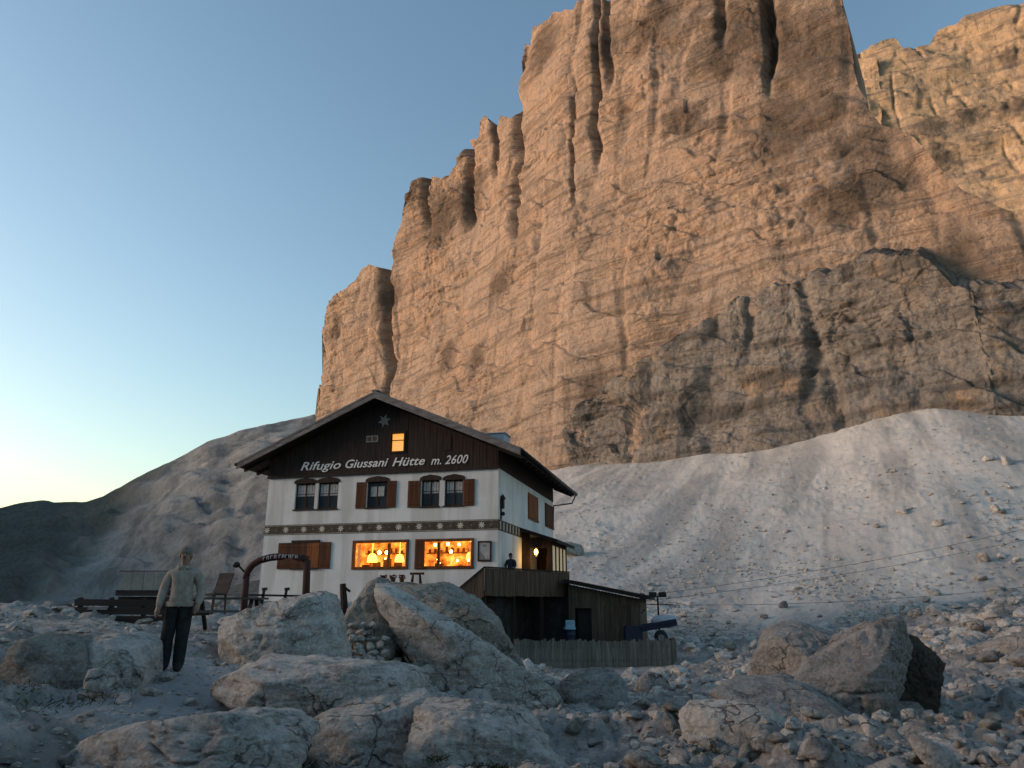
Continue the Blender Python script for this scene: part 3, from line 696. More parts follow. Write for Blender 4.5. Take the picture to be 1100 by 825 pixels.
def rock_mesh(seed, sub):
    rnd = random.Random(seed); planes = []
    for k in range(9):
        v = Vector((rnd.gauss(0, 1), rnd.gauss(0, 1), rnd.gauss(0, .8))).normalized(); planes.append((tuple(v), rnd.uniform(.42, .8)))
    for v in ((1, 0, 0), (-1, 0, 0), (0, 1, 0), (0, -1, 0), (0, 0, 1), (0, 0, -1)): planes.append((v, 1.0))
    return rock_verts((1, 1, 1), planes, sub, seed, .05, soft=40, bedamp=.03, chips=10)
protos = [rock_mesh(500 + i, 3) for i in range(10)]
pmesh = {}
def small_rock(name, x, y, s, mt, label, group, k, sink=.35, flat=.7):
    key = (k % 10, mt)
    if key not in pmesh:
        V, Fa = protos[k % 10]; t = np_mesh(name, V, Fa, M[mt]); pmesh[key] = t.data; bpy.data.objects.remove(t)
    o = bpy.data.objects.new(name, pmesh[key]); col.objects.link(o)
    rnd = random.Random(k * 31 + 5)
    o.scale = (s * rnd.uniform(.8, 1.35), s * rnd.uniform(.8, 1.2), s * flat * rnd.uniform(.75, 1.25))
    o.rotation_euler = (rnd.uniform(-.3, .3), rnd.uniform(-.3, .3), rnd.uniform(0, 6.28))
    o.location = (x, y, gh(x, y) + o.scale[2] * (1 - 2 * sink))
    return tag(o, label, 'rock', group)
def on_ground(px, py, y0=6, y1=170):
    a, b = ray(px, py); Y = np.geomspace(y0, y1, 900); h = ground_h(a * Y, Y); w = np.where(h > b * Y)[0]
    i = w[0] if len(w) else len(Y) - 1
    return a * Y[i], Y[i]
# blocks on the scree, where the photo shows them: (px, py, width in px)
SCREE = [(1062, 493, 9), (1082, 496, 14), (1070, 547, 11), (1078, 550, 7), (968, 549, 12), (975, 547, 8), (961, 506, 6), (945, 520, 5), (886, 524, 6), (888, 566, 7), (903, 565, 5), (866, 585, 5), (868, 566, 5), (1009, 563, 9),
         (1005, 637, 14), (995, 645, 12), (985, 647, 9), (1053, 622, 16), (1072, 640, 24), (1092, 637, 14), (858, 632, 8), (868, 636, 6), (876, 630, 6), (842, 651, 9), (733, 660, 10), (738, 657, 7), (880, 661, 7), (903, 676, 8),
         (905, 668, 7), (995, 672, 9), (1015, 650, 8), (1022, 663, 14), (1028, 652, 10), (985, 660, 12), (1005, 668, 8), (1058, 600, 12), (1075, 597, 10), (1092, 602, 9), (760, 612, 5), (774, 640, 6), (690, 600, 5), (716, 562, 4), (800, 560, 5), (812, 566, 4),
         (820, 570, 6), (846, 570, 7), (705, 585, 4), (745, 590, 5), (757, 625, 6), (768, 633, 8), (655, 520, 4), (640, 560, 4), (850, 512, 5), (700, 632, 6), (790, 655, 8), (822, 662, 7), (796, 642, 5), (830, 640, 6), (930, 562, 6), (942, 565, 8), (900, 600, 5), (925, 590, 5),
         (1030, 690, 12), (1050, 676, 16), (1082, 670, 13), (1010, 700, 10), (960, 655, 8), (915, 640, 6), (940, 632, 5), (890, 645, 5), (1040, 575, 7), (1020, 588, 6), (986, 600, 6), (960, 612, 5), (1085, 523, 9), (1060, 530, 6), (1035, 540, 6), (1000, 530, 5), (912, 545, 4), (830, 530, 4), (780, 545, 4), (745, 540, 4)]
for i, (px, py, w) in enumerate(SCREE):
    x, y = on_ground(px, py + 2, 25, 160); s = w * math.hypot(x, y) / F * .5
    small_rock('rock', x, y, s, 'b_pale' if i % 4 == 0 else 'b_scree' if i % 4 < 3 else 'b_dark', 'angular limestone block lying on the grey scree slope', 'blocks scattered over the scree slope', i, .3, .7)
x, y = on_ground(615, 596, 40, 160)
o = small_rock('boulder', x, y, 1.25, 'b_tan', 'single big brown grey boulder on the scree just right of the porch', None, 3, .25, .7); o['category'] = 'boulder'
# loose stones in the foreground
rnd = random.Random(4); cnt = 0
for i in range(900):
    px = rnd.uniform(-10, 1110); py = rnd.uniform(690, 825)
    if 100 < px < 262 and 690 < py < 760: continue
    if px < 600 and rnd.random() < .85: continue
    if 550 < px < 735 and py < 722: continue
    x, y = on_ground(px, py, 6, 60); s = rnd.choice((.06, .08, .10, .12, .15, .2, .28)) * (1 if y > 11 else .7)
    small_rock('stone', x, y, s, rnd.choice(('b_grey', 'b_dark', 'b_dark', 'b_grey', 'b_tan')), 'loose grey stone in the rubble of the foreground', 'loose stones in the foreground rubble', cnt + 7, .3, .65); cnt += 1
    if px < 560 and rnd.random() < .0: continue
    if cnt >= 140: break
# little dry stone stack between the big blocks
k = 0
for row in range(6):
    for c_ in range(4):
        px = 377 + c_ * 10 + (row % 2) * 4 + rnd.uniform(-2, 2); py = 708 - row * 7.2
        if row > 3 and c_ == 3: continue
        p = at(px, py, 15.6 + row * .06); k += 1
        o = small_rock('stone', p.x, p.y, .13, 'b_pale' if k % 3 else 'b_grey', 'small pale stone stacked in the gap beside the big pale block', 'stones stacked between the big boulders', 300 + k, .3, .62)
        o.location.z = p.z

# fine rubble nobody could count: one object near the viewer, one on the scree
def rubble(name, n, zone, smin, smax, mat, seed, label, flat=.6):
    rg = np.random.default_rng(seed); V0, F0_ = ICO[1] if 1 in ICO else ico(1)
    xs_, ys_ = zone(rg, n); n = len(xs_); zs_ = ground_h(xs_, ys_)
    dist = np.hypot(xs_, ys_)
    sz = smin + (smax - smin) * rg.random(n) ** 3.2; sz = sz * np.clip(dist / 14, .6, 3.2)
    k = len(V0); base = V0[None] * (1 + .38 * (rg.random((n, k, 1)) - .5) * 2 * .8)
    sc = np.stack([sz * rg.uniform(.7, 1.4, n), sz * rg.uniform(.7, 1.3, n), sz * flat * rg.uniform(.7, 1.3, n)], 1)
    base = base * sc[:, None]; a = rg.uniform(0, 6.28, n); tl = rg.normal(0, .3, n)
    x = base[..., 0]; y = base[..., 1]; z = base[..., 2]
    y, z = y * np.cos(tl)[:, None] - z * np.sin(tl)[:, None], y * np.sin(tl)[:, None] + z * np.cos(tl)[:, None]
    x, y = x * np.cos(a)[:, None] - y * np.sin(a)[:, None], x * np.sin(a)[:, None] + y * np.cos(a)[:, None]
    P = np.stack([x + xs_[:, None], y + ys_[:, None], z + zs_[:, None] + sc[:, 2:3] * .25], 2).reshape(-1, 3)
    Fa = (F0_[None] + (np.arange(n) * k)[:, None, None]).reshape(-1, 3)
    o = np_mesh(name, P, Fa, M[mat], smooth_=False); tag(o, label, 'rubble', kind='stuff')
def zone_near(rg, n):
    az_ = rg.uniform(R(-39), R(39), n); Y = 6.5 * np.exp(rg.random(n) * math.log(46 / 6.5)); x = Y * np.tan(az_); y = Y
    dens = np.clip(.55 + .9 * fbm(np.stack([x, y, x * 0], 1) * .35, 3, 71), 0.05, 1)
    pth = np.exp(-(((x + 4.4) / 1.7) ** 2 + ((y - 12) / 4.2) ** 2)); dens *= 1 - .85 * pth; dens *= np.where((x < -3) & (y > 14), .35, 1) * np.where((x < 1.5) & (y < 20), .4, 1)
    lx = (x - HO.x) * hx.x + (y - HO.y) * hx.y; ly = (x - HO.x) * hy.x + (y - HO.y) * hy.y
    dens = np.where((lx > -14) & (lx < 7) & (ly > -2.5), 0, dens)
    k = rg.random(n) < dens; return x[k], y[k]
def zone_scree(rg, n):
    az_ = rg.uniform(R(-4), R(42), n); Y = 44 * np.exp(rg.random(n) ** 1.25 * math.log(135 / 44)); x = Y * np.tan(az_); y = Y
    cl = fbm(np.stack([x, y, x * 0], 1) * [.10, .045, 1], 4, 73)
    dens = np.clip(.35 + 1.2 * cl, .03, 1) * np.clip(1.35 - (Y - 44) / 60, .12, 1)
    k = rg.random(n) < dens; return x[k], y[k]
rubble('rubble', 15000, zone_near, .025, .17, 'b_grey', 5, 'fine grey rubble covering the ground between the boulders')
def zone_path(rg, n):
    az_ = rg.uniform(R(-39), R(12), n); Y = 6.3 * np.exp(rg.random(n) * math.log(20 / 6.3)); return Y * np.tan(az_), Y
rubble('gravel', 9000, zone_path, .008, .045, 'b_pale', 8, 'fine pale gravel on the trodden ground at the left')
rubble('scree_rubble', 16000, zone_scree, .025, .075, 'b_scree', 6, 'small broken stones strewn over the grey scree slope')

# grass tufts between the boulders
def grass():
    V = []; Fa = []
    rn = random.Random(11)
    spots = [(340, 812, 8.6, .28, 260), (322, 800, 8.9, .2, 140), (520, 800, 8.45, .22, 220), (540, 808, 8.4, .15, 100), (438, 815, 8.4, .18, 90), (760, 815, 9.0, .22, 150), (700, 748, 21, .7, 160), (612, 772, 16.0, .35, 160), (585, 728, 24, .5, 120),
             (60, 748, 9.6, .35, 130), (100, 742, 9.9, .3, 150), (20, 752, 9.6, .4, 90), (795, 760, 12.0, .3, 60), (690, 735, 26, .6, 120), (470, 790, 8.3, .1, 50), (945, 735, 12.6, .2, 30)]
    for px, py, Y, rad, n in spots:
        c = at(px, py, Y)
        for _ in range(n):
            x = c.x + rn.gauss(0, rad * .6); y = c.y + rn.gauss(0, rad * .6); z = gh(x, y)
            z = max(z, c.z - .22) - .02 if abs(z - c.z) < .5 else c.z - .12
            a = rn.uniform(0, 6.28); l = rn.uniform(.03, .085); w = .006; bx, by = math.cos(a) * w, math.sin(a) * w; tx, ty = rn.gauss(0, .06), rn.gauss(0, .06)
            b = len(V); V += [(x - bx, y - by, z), (x + bx, y + by, z), (x + tx * .5 + bx * .6, y + ty * .5 + by * .6, z + l * .65), (x + tx, y + ty, z + l)]
            Fa.append((b, b + 1, b + 2, b + 3))
    o = np_mesh('grass', V, Fa, M['grass'], smooth_=False); tag(o, 'dark dry grass tufts growing between the foreground boulders', 'grass', kind='stuff')
grass()

# ------------------------------------------------------------------ the hut
hut = empty('mountain_hut', HO, HUT_RZ, 'white three storey mountain hut with dark wooden gable and lit lower windows', 'mountain hut')
W, D, ZB, ZT = 12.3, 13.0, -3.0, 6.25
RZ, EX, EZ = 10.17, 7.45, 6.92; RS = (RZ - EZ) / EX; RTH = .30
def roof_under(x): return RZ - RTH * 1.1 - abs(x + W / 2) * RS

def panel(mb, holes, u0, u1, z0, z1, put, deep=.2):
    """wall sheet in (u, z) with rectangular openings and their reveals; put(u, depth, z) gives the point"""
    us = sorted({u0, u1, *[h[0] for h in holes], *[h[1] for h in holes]}); zs = sorted({z0, z1, *[h[2] for h in holes], *[h[3] for h in holes]})
    for i in range(len(us) - 1):
        for j in range(len(zs) - 1):
            cu, cz = (us[i] + us[i + 1]) / 2, (zs[j] + zs[j + 1]) / 2
            if any(h[0] < cu < h[1] and h[2] < cz < h[3] for h in holes): continue
            mb.add([put(us[i], 0, zs[j]), put(us[i + 1], 0, zs[j]), put(us[i + 1], 0, zs[j + 1]), put(us[i], 0, zs[j + 1])], [(0, 1, 2, 3)])
    for a, b, c, d in holes:
        for (p, q) in (((a, c), (a, d)), ((a, d), (b, d)), ((b, d), (b, c)), ((b, c), (a, c))):
            mb.add([put(p[0], 0, p[1]), put(q[0], 0, q[1]), put(q[0], deep, q[1]), put(p[0], deep, p[1])], [(0, 1, 2, 3)])
def rect(p0, p1, f=fw):
    a = f(*p0); b = f(*p1); return (min(a[0], b[0]), max(a[0], b[0]), min(a[1], b[1]), max(a[1], b[1]))
def R2(xa, xb, yt, yb):
    """opening seen between columns xa, xb and rows yt, yb on the front wall"""
    ym = (yt + yb) / 2; x0 = fw(xa, ym)[0]; x1 = fw(xb, ym)[0]; xm = (xa + xb) / 2
    return (x0, x1, fw(xm, yb)[1], fw(xm, yt)[1])
WU = [R2(317, 338, 519, 547), R2(341.5, 363, 518, 546.5), R2(394, 416, 517, 545), R2(452.5, 472, 515.5, 544), R2(477.5, 497.5, 515, 543)]
LIT = [R2(379.5, 438, 581.5, 610.5), R2(447, 508, 580, 610)]
SHUT = R2(312, 343, 582, 611)
front_holes = WU + LIT
mb = MB()
panel(mb, front_holes, -W, 0, ZB, ZT, lambda u, d, z: (u, d, z), .3)
def R3(xa, xb, yt, yb):
    ym = (yt + yb) / 2; u0 = sw(xa, ym)[0]; u1 = sw(xb, ym)[0]; xm = (xa + xb) / 2
    return (u0, u1, sw(xm, yb)[1], sw(xm, yt)[1])
SIDE = [R3(567.3, 577.3, 533.5, 557.0), R3(585.5, 594, 544, 565)]
panel(mb, SIDE, 0, D, ZB, ZT, lambda u, d, z: (-d, u, z), .2)
mb.add([(-W, 0, ZB), (-W, D, ZB), (-W, D, ZT), (-W, 0, ZT)], [(0, 3, 2, 1)])
mb.add([(-W, D, ZB), (0, D, ZB), (0, D, ZT), (-W, D, ZT)], [(0, 1, 2, 3)][::-1])
mb.add([(-W + .01, .35, ZT - .02), (-.25, .35, ZT - .02), (-.25, D - .01, ZT - .02), (-W + .01, D - .01, ZT - .02)], [(0, 1, 2, 3)])
mb.build('wall', M['wall'], hut)

# wooden gable of vertical boards, front and back, and dark boarding under the eaves
GW = R2(420.5, 434.5, 465.5, 485)
mb = MB(); rn = random.Random(2); x = -W - .02
while x < .02:
    w = min(.17, .02 - x); j = rn.uniform(0, .014)
    zt = min(roof_under(x), roof_under(x + w)); y0 = -.06 - j
    spans = [(ZT, zt)]
    if x + w > GW[0] and x < GW[1]: spans = [(ZT, GW[2]), (GW[3], zt)]
    for a, b in spans: mb.box(x + .004, x + w - .004, y0, .0, a, b)
    x += w
mb.box(-W - .05, .05, -.12, -.005, ZT - .10, ZT + .015)                      # moulding under the boards
mb.box(-W, 0, D - .02, D + .05, ZT, ZT + 1.15)
mb.prism([(-W, ZT + 1.15), (0, ZT + 1.15), (-W / 2, roof_under(-W / 2))], D - .02, D + .05)
for xx in (-W, 0):
    s_ = 1 if xx == 0 else -1
    mb.box(min(xx, xx + s_ * .05), max(xx, xx + s_ * .05), .02, D - .02, ZT - .05, roof_under(xx) + .01)
mb.build('gable_boarding', M['gable'], hut)
mb = MB()
mb.prism([(-W, ZT + .02), (0, ZT + .02), (0, roof_under(0)), (-W / 2, roof_under(-W / 2) - .02), (-W, roof_under(-W))], .25, .33)
mb.build('gable_wall', M['frame_dark'], hut)

# roof
y0, y1 = -1.0, 14.1; cx = -W / 2
mb = MB()
for s_ in (-1, 1):
    e = cx + s_ * EX; n = 40
    poly = [(cx, RZ), (e, EZ), (e, EZ - .10), (cx, RZ - .10)]
    if s_ == 1: poly = poly[::-1]
    mb.prism(poly, y0 - .04, y1)
    for i in range(24):                                                    # standing seams
        yy = y0 + (y1 - y0) * (i + .5) / 24
        mb.bar((cx, yy, RZ + .02), (e, yy, EZ + .02), .035, .05)
mb.bar((cx, y0 - .05, RZ + .03), (cx, y1, RZ + .03), .35, .06)
roof = mb.build('roof', M['roof'], hut)
mb = MB()
for s_ in (-1, 1):
    e = cx + s_ * (EX - .06)
    poly = [(cx, RZ - .105), (e, EZ - .105 + .06 * RS), (e, EZ - RTH + .06 * RS), (cx, RZ - RTH * 1.08)]
    if s_ == 1: poly = poly[::-1]
    mb.prism(poly, y0 + .05, y1 - .05)
    for i in range(13):                                                    # rafters
        yy = y0 + .6 + i * 1.13
        ex0 = cx + s_ * (W / 2 + .06)
        mb.bar((ex0, yy, roof_under(ex0) - .05), (e, yy, roof_under(e) - .05), .12, .14)
mb.build('soffit', M['soffit'], roof)
mb = MB()
for s_ in (-1, 1):
    e = cx + s_ * (EX + .03)
    poly = [(cx, RZ - .02), (e, EZ - .03), (e, EZ - .36), (cx, RZ - .36)]
    if s_ == 1: poly = poly[::-1]
    mb.prism(poly, y0 - .02, y0 + .045)
mb.build('verge_board', M['fascia'], roof)
for s_ in (-1, 1):
    e = cx + s_ * (EX + .08); mb = MB(); mb.tube([(e, y0 - .05, EZ - .12), (e, y1, EZ - .14)], .085, 8)
    if s_ == 1: mb.tube([(e, y1 - .3, EZ - .2), (e - .25, y1 - .4, EZ - .75), (.12, D - .3, EZ - 1.0), (.12, D - .3, EZ - 2.0)], .045, 8)
    mb.build('gutter', M['black'], roof, True)
hp = (4.2, )                                                               # small white box on the right slope
mb = MB(); hx0 = cx + 5.35; hz = RZ - 5.35 * RS
mb.box(hx0 - .1, hx0 + .95, .55, 1.6, hz - .4, hz + .16); mb.box(hx0 - .16, hx0 + 1.02, .49, 1.66, hz + .163, hz + .21)
mb.build('roof_hatch', M['white_cloth'], roof, bevel=.02)

# painted band with flowers on the front and on the first metres of the side
zb0, zb1 = fw(410, 572.2)[1], fw(410, 561.0)[1]
mb = MB(); mb.box(-W - .0, .012, -.012, -.001, zb0, zb1)
bl = sw(560, 572)[0]
mb.box(.001, .012, .002, bl, zb0, zb1)
mb.cm = 1
def flower(x, z, r, side=False):
    n = 8; vs = [(x, z)]
    for k in range(2 * n):
        a = math.pi * k / n; q = r if k % 2 == 0 else r * .48; vs.append((x + q * math.cos(a), z + q * math.sin(a)))
    P = [(.016, u, w) for u, w in vs] if side else [(u, -.016, w) for u, w in vs]
    mb.add(P, [(0, 1 + k, 1 + (k + 1) % (2 * n)) for k in range(2 * n)])
for zx in (130, 185, 238, 292, 347, 403, 460, 518, 578, 640, 700, 763):
    x, z = fw(240 + zx / 2.75, 567); flower(x, (zb0 + zb1) / 2, .19)
mb.cm = 2
for zx in (157, 212, 265, 320, 375, 432, 489, 548, 609, 670, 732, 790):
    x, z = fw(240 + zx / 2.75, 567); flower(x, (zb0 + zb1) / 2, .05)
for k in range(7): mb.cm = 1; mb.box(.013, .016, .3 + k * .6, .48 + k * .6, zb0 + .06, zb1 - .06)
mb.cm = 1; mb.box(-W, .012, -.016, -.0125, zb1 - .05, zb1 - .03); mb.box(-W, .012, -.016, -.0125, zb0 + .03, zb0 + .05)
mb.build('painted_band', [M['band'], M['flower'], M['star']], hut)

def win_front(r, arched=True, curtain=True, mat='frame_dark', parent=hut, y=.10, mull=(.5,), bars=1):
    x0, x1, z0, z1 = r; b = MB(); t = .07
    b.box(x0, x1, y, y + .07, z0, z0 + t); b.box(x0, x1, y, y + .07, z1 - t, z1); b.box(x0, x0 + t, y + .001, y + .071, z0 + t, z1 - t); b.box(x1 - t, x1, y + .001, y + .071, z0 + t, z1 - t)
    for m_ in mull:
        xm = x0 + (x1 - x0) * m_; b.box(xm - .04, xm + .04, y - .004, y + .074, z0 + t, z1 - t)
    if bars:
        for k in range(bars): zz = z0 + (z1 - z0) * (k + 1) / (bars + 1) + .1; b.box(x0 + t, x1 - t, y + .01, y + .05, zz - .018, zz + .018)
    b.box(x0 - .06, x1 + .06, -.07, y - .01, z0 - .06, z0 - .002)                                                    # sill
    if arched:                                                                                                        # painted arched hood
        n = 10; w = (x1 - x0) / 2 + .09; c = (x0 + x1) / 2; pol = [(c - w, z1 - .02)]
        pol += [(c + w, z1 - .02)]
        for k in range(n + 1):
            a = math.pi * k / n; rr = 1 + (.16 if k == n // 2 else 0); pol.append((c + w * math.cos(a), z1 + .07 + .17 * math.sin(a) * rr))
        b.prism(pol, -.035, .03)
    w_ = b.build('window', M[mat], parent)
    g = MB(); g.box(x0 + t, x1 - t, y + .03, y + .04, z0 + t, z1 - t); g.build('pane', M['glass'], w_)
    if curtain:
        c = MB()
        for k in range(6):
            a = x0 + t + (x1 - x0 - 2 * t) * k / 6; e = x0 + t + (x1 - x0 - 2 * t) * (k + 1) / 6
            c.box(a + .01, e - .01, y - .0 + .012 + .004 * (k % 2), y + .022 + .004 * (k % 2), z0 + (z1 - z0) * .50, z1 - t - .03 * (k % 2))
        c.build('curtain', M['curtain'], w_)
    return w_
def shutter(x0, x1, z0, z1, mat='shutter', y=-.06, parent=hut):
    b = MB(); w = x1 - x0; n = max(2, int(w / .12))
    for k in range(n): b.box(x0 + w * k / n + .004, x0 + w * (k + 1) / n - .004, y, y + .04, z0, z1)
    for zz in (z0 + .15, z1 - .22): b.box(x0 + .01, x1 - .01, y - .02, y - .001, zz, zz + .09)
    return b.build('shutter', M[mat], parent)
for i, r in enumerate(WU): win_front(r, True, True if i != 2 else False)
def ext(r, a, b): return (a, b, r[2] - .02, r[3] + .02)
x3 = [fw(p, 530)[0] for p in (383, 394, 416, 426)]
shutter(x3[0], x3[1] - .01, WU[2][2] - .03, WU[2][3] - .02); shutter(x3[2] + .01, x3[3], WU[2][2] - .03, WU[2][3] - .02)
c3 = MB()
for k in (0, 1):
    a = WU[2][0] + (WU[2][1] - WU[2][0]) * (.16 + .36 * k); c3.box(a, a + .32, .085, .095, WU[2][2] + .55, WU[2][3] - .25)
c3.build('curtain', M['curtain'], hut)
shutter(fw(438.5, 530)[0], fw(452, 530)[0], WU[3][2] - .03, WU[3][3] - .02)
shutter(fw(498, 529)[0], fw(510, 529)[0], WU[4][2] - .03, WU[4][3] - .02)
# closed shutters of the lower left window
z0, z1 = SHUT[2], SHUT[3]
xs = [fw(p, 596)[0] for p in (299, 313, 330, 343, 355.5)]
shutter(xs[0], xs[1] - .01, z0, z1 - .04); shutter(xs[3] + .01, xs[4], z0, z1 - .04)
b = MB(); b.box(xs[1], xs[3], -.10, -.02, z1 - .05, z1 + .07); b.build('window_lintel', M['frame_dark'], hut)
b = MB(); b.box(xs[1], xs[3], -.10, -.02, z0 - .03, z0 + .05); b.build('window_sill', M['frame_dark'], hut)
shutter(xs[1], xs[2] - .01, z0 + .05, z1 - .05, 'shutter', -.07); shutter(xs[2], xs[3], z0 + .05, z1 - .05, 'shutter_orange', -.07)

# lit windows: real rooms behind the glass, with bulbs, shades, benches and shelves
def lit_window(r, mulls, bulbs, shades, left_shutter=False):
    x0, x1, z0, z1 = r; b = MB(); t = .10
    b.box(x0 - .05, x1 + .05, -.05, .09, z0 - .05, z0 + t - .02); b.box(x0 - .05, x1 + .05, -.05, .09, z1 - t + .03, z1 + .06)
    b.box(x0 - .05, x0 + t - .02, -.049, .089, z0 + t - .02, z1 - t + .03); b.box(x1 - t + .02, x1 + .05, -.049, .089, z0 + t - .02, z1 - t + .03)
    for m_ in mulls: xm = x0 + (x1 - x0) * m_; b.box(xm - .06, xm + .06, -.03, .085, z0 + t, z1 - t)
    w_ = b.build('window', M['frame_warm'], hut)
    rb = MB(); d0, d1 = .32, 1.6
    rb.box(x0 - .25, x1 + .25, d1, d1 + .05, z0 - .3, z1 + .25)
    for (a, e) in ((x0 - .25, x0 - .20), (x1 + .20, x1 + .25)): rb.box(a, e, d0, d1, z0 - .3, z1 + .25)
    rb.box(x0 - .2, x1 + .2, d0, d1, z1 + .2, z1 + .25); rb.box(x0 - .2, x1 + .2, d0, d1, z0 - .3, z0 - .25)
    rb.build('room', M['room'], w_)
    fb = MB()                                                           # table tops, bench backs and shelf in the room
    rn = random.Random(int(x0 * 100))
    for k in range(5):
        a = x0 + (x1 - x0) * (k + .1) / 5; fb.box(a, a + (x1 - x0) / 5 * .7, .9, .98, z0 - .2, z0 + rn.uniform(.1, .5))
    fb.box(x0, x1, 1.35, 1.55, z0 + .75, z0 + .80)
    for k in range(9):
        a = x0 + .1 + (x1 - x0 - .2) * k / 9; fb.box(a, a + .1, 1.38, 1.5, z0 + .80, z0 + .80 + rn.uniform(.1, .3))
    fb.build('furniture', M['frame_warm'], w_)
    for (u, v, d, rad) in bulbs:
        q = MB(); q.ball((x0 + (x1 - x0) * u, d, z0 + (z1 - z0) * v), rad); q.build('bulb', M['bulb'], w_, True)
    for (u, v, d, rad) in shades:
        q = MB(); c = (x0 + (x1 - x0) * u, d, z0 + (z1 - z0) * v)
        q.tube([(c[0], d, c[2] + .85 * rad), (c[0], d, c[2] + .3 * rad), (c[0], d, c[2] - .7 * rad)], [rad * .45, rad * .85, rad], 14); q.tube([(c[0], d, c[2] + .8 * rad), (c[0], d, z1 + .2)], .012, 6)
        q.build('lamp_shade', M['shade'], w_, True)
    for (a, e) in ((x0 + t, x0 + t + .16), (x1 - t - .16, x1 - t)):
        c = MB()
        for k in range(3): c.box(a + .052 * k, a + .052 * k + .046, .26 + .01 * (k % 2), .275 + .01 * (k % 2), z0 + t, z1 - t)
        c.build('curtain', M['curtain_warm'], w_)
    return w_
M['curtain_warm'] = m_emit('backlit_curtain', (1.0, .30, .05), .10)
lit_window(LIT[0], (.655,), [(.37, .62, .7, .085), (.5, .62, .75, .085), (.95, .62, .6, .07), (.93, .8, .7, .05), (.44, .38, 1.0, .05), (.5, .4, 1.1, .05)], [(.25, .40, .65, .26), (.76, .38, .65, .23)])
lit_window(LIT[1], (.40,), [(.27, .86, .5, .07), (.5, .88, .5, .075), (.70, .86, .5, .065), (.93, .88, .5, .075), (.52, .62, .8, .08), (.28, .5, .9, .06), (.27, .34, .95, .06), (.30, .2, .95, .05), (.95, .35, .6, .045), (.95, .22, .6, .045), (.6, .3, 1.1, .05), (.8, .3, 1.1, .05)],
           [(.86, .45, .9, .22)])
shutter(LIT[1][0] - .02, LIT[1][0] + .46, LIT[1][2] - .02, LIT[1][3] - .02, 'shutter', -.10)
# gable window
x0, x1, z0, z1 = GW; b = MB()
b.box(x0 - .09, x1 + .09, -.12, -.06, z0 - .09, z0); b.box(x0 - .09, x1 + .09, -.12, -.06, z1, z1 + .09); b.box(x0 - .09, x0, -.119, -.061, z0, z1); b.box(x1, x1 + .09, -.119, -.061, z0, z1)
b.box(x0, x1, .02, .05, z0 + (z1 - z0) * .62 - .02, z0 + (z1 - z0) * .62 + .02)
w_ = b.build('window', M['frame_dark'], hut); w_['label'] = 'small lit attic window glowing orange'
g = MB(); g.box(x0, x1, .12, .14, z0, z1); g.build('blind', M['gable_glow'], w_)
# star and the small plate on the gable
b = MB(); x, z = fw(413, 452, -.08); n = 6
vs = [(x, -.10, z)]
for k in range(2 * n): a = math.pi * k / n + .26; q = .36 if k % 2 == 0 else .17; vs.append((x + q * math.cos(a), -.10, z + q * math.sin(a)))
vs2 = [(p[0], -.074, p[2]) for p in vs]
m0 = len(vs); b.add(vs + vs2, [(0, 1 + k, 1 + (k + 1) % (2 * n)) for k in range(2 * n)] + [(1 + k, m0 + 1 + k, m0 + 1 + (k + 1) % (2 * n), 1 + (k + 1) % (2 * n)) for k in range(2 * n)])
b.tube([(x, -.105, z), (x, -.12, z)], [.1, .07], 10)
b.build('star_emblem', M['star'], hut)
b = MB(); x0, z0 = fw(393.5, 475.5, -.08); x1, z1 = fw(406.5, 467.5, -.08); zc = (z0 + z1) / 2
b.box(x0, x1, -.10, -.075, zc - .17, zc + .17); b.build('plate', M['star'], hut)
b = MB()
for sx in (0, 1): b.box(x0 + .05 + sx * .3, x0 + .27 + sx * .3, -.104, -.1005, zc - .11, zc + .11)
b.build('plate_face', M['band'], hut)
# second, unlit attic window right of the lit one
xa, za = fw(481, 476, -.08); b = MB(); b.box(xa - .17, xa + .17, -.10, -.075, za - .35, za + .35); b.build('attic_hatch', M['frame_dark'], hut)

# lettering on the gable
def text_mesh(body, size, shear, mat, parent, loc, width=None, offset=.012, ext_=.012):
    c = bpy.data.curves.new('lettering', 'FONT'); c.body = body; c.size = size; c.shear = shear; c.extrude = ext_; c.offset = offset; c.resolution_u = 3; c.space_character = 1.02
    t = bpy.data.objects.new('lettering', c); col.objects.link(t); bpy.context.view_layer.update()
    me = bpy.data.meshes.new_from_object(t.evaluated_get(bpy.context.evaluated_depsgraph_get())); bpy.data.objects.remove(t)
    co = np.empty(len(me.vertices) * 3, np.float32); me.vertices.foreach_get('co', co); co = co.reshape(-1, 3)
    co[:, 0] -= co[:, 0].min(); w = co[:, 0].max()
    if width: co[:, 0] *= width / w
    out = np.stack([co[:, 0], -co[:, 2], co[:, 1]], 1); me.vertices.foreach_set('co', out.astype(np.float32).ravel()); me.update()
    me.materials.clear(); me.materials.append(mat); me.name = 'lettering'
    o = bpy.data.objects.new('lettering', me); col.objects.link(o); o.parent = parent; o.location = loc; return o
for body, pa, pb, off in (('Rifugio', (323, 505.6), (366, 503), .005), ('Giussani', (371, 503), (417, 500.5), .007), ('H\u00fctte', (421.5, 500.7), (456.5, 499), .007), ('m. 2600', (463, 499), (503, 497.5), .005)):
    xa, za = fw(*pa, -.09); xb, zb = fw(*pb, -.09)
    text_mesh(body, .60, .32, M['letter'], hut, (xa, -.09, (za + zb) / 2), xb - xa, off)

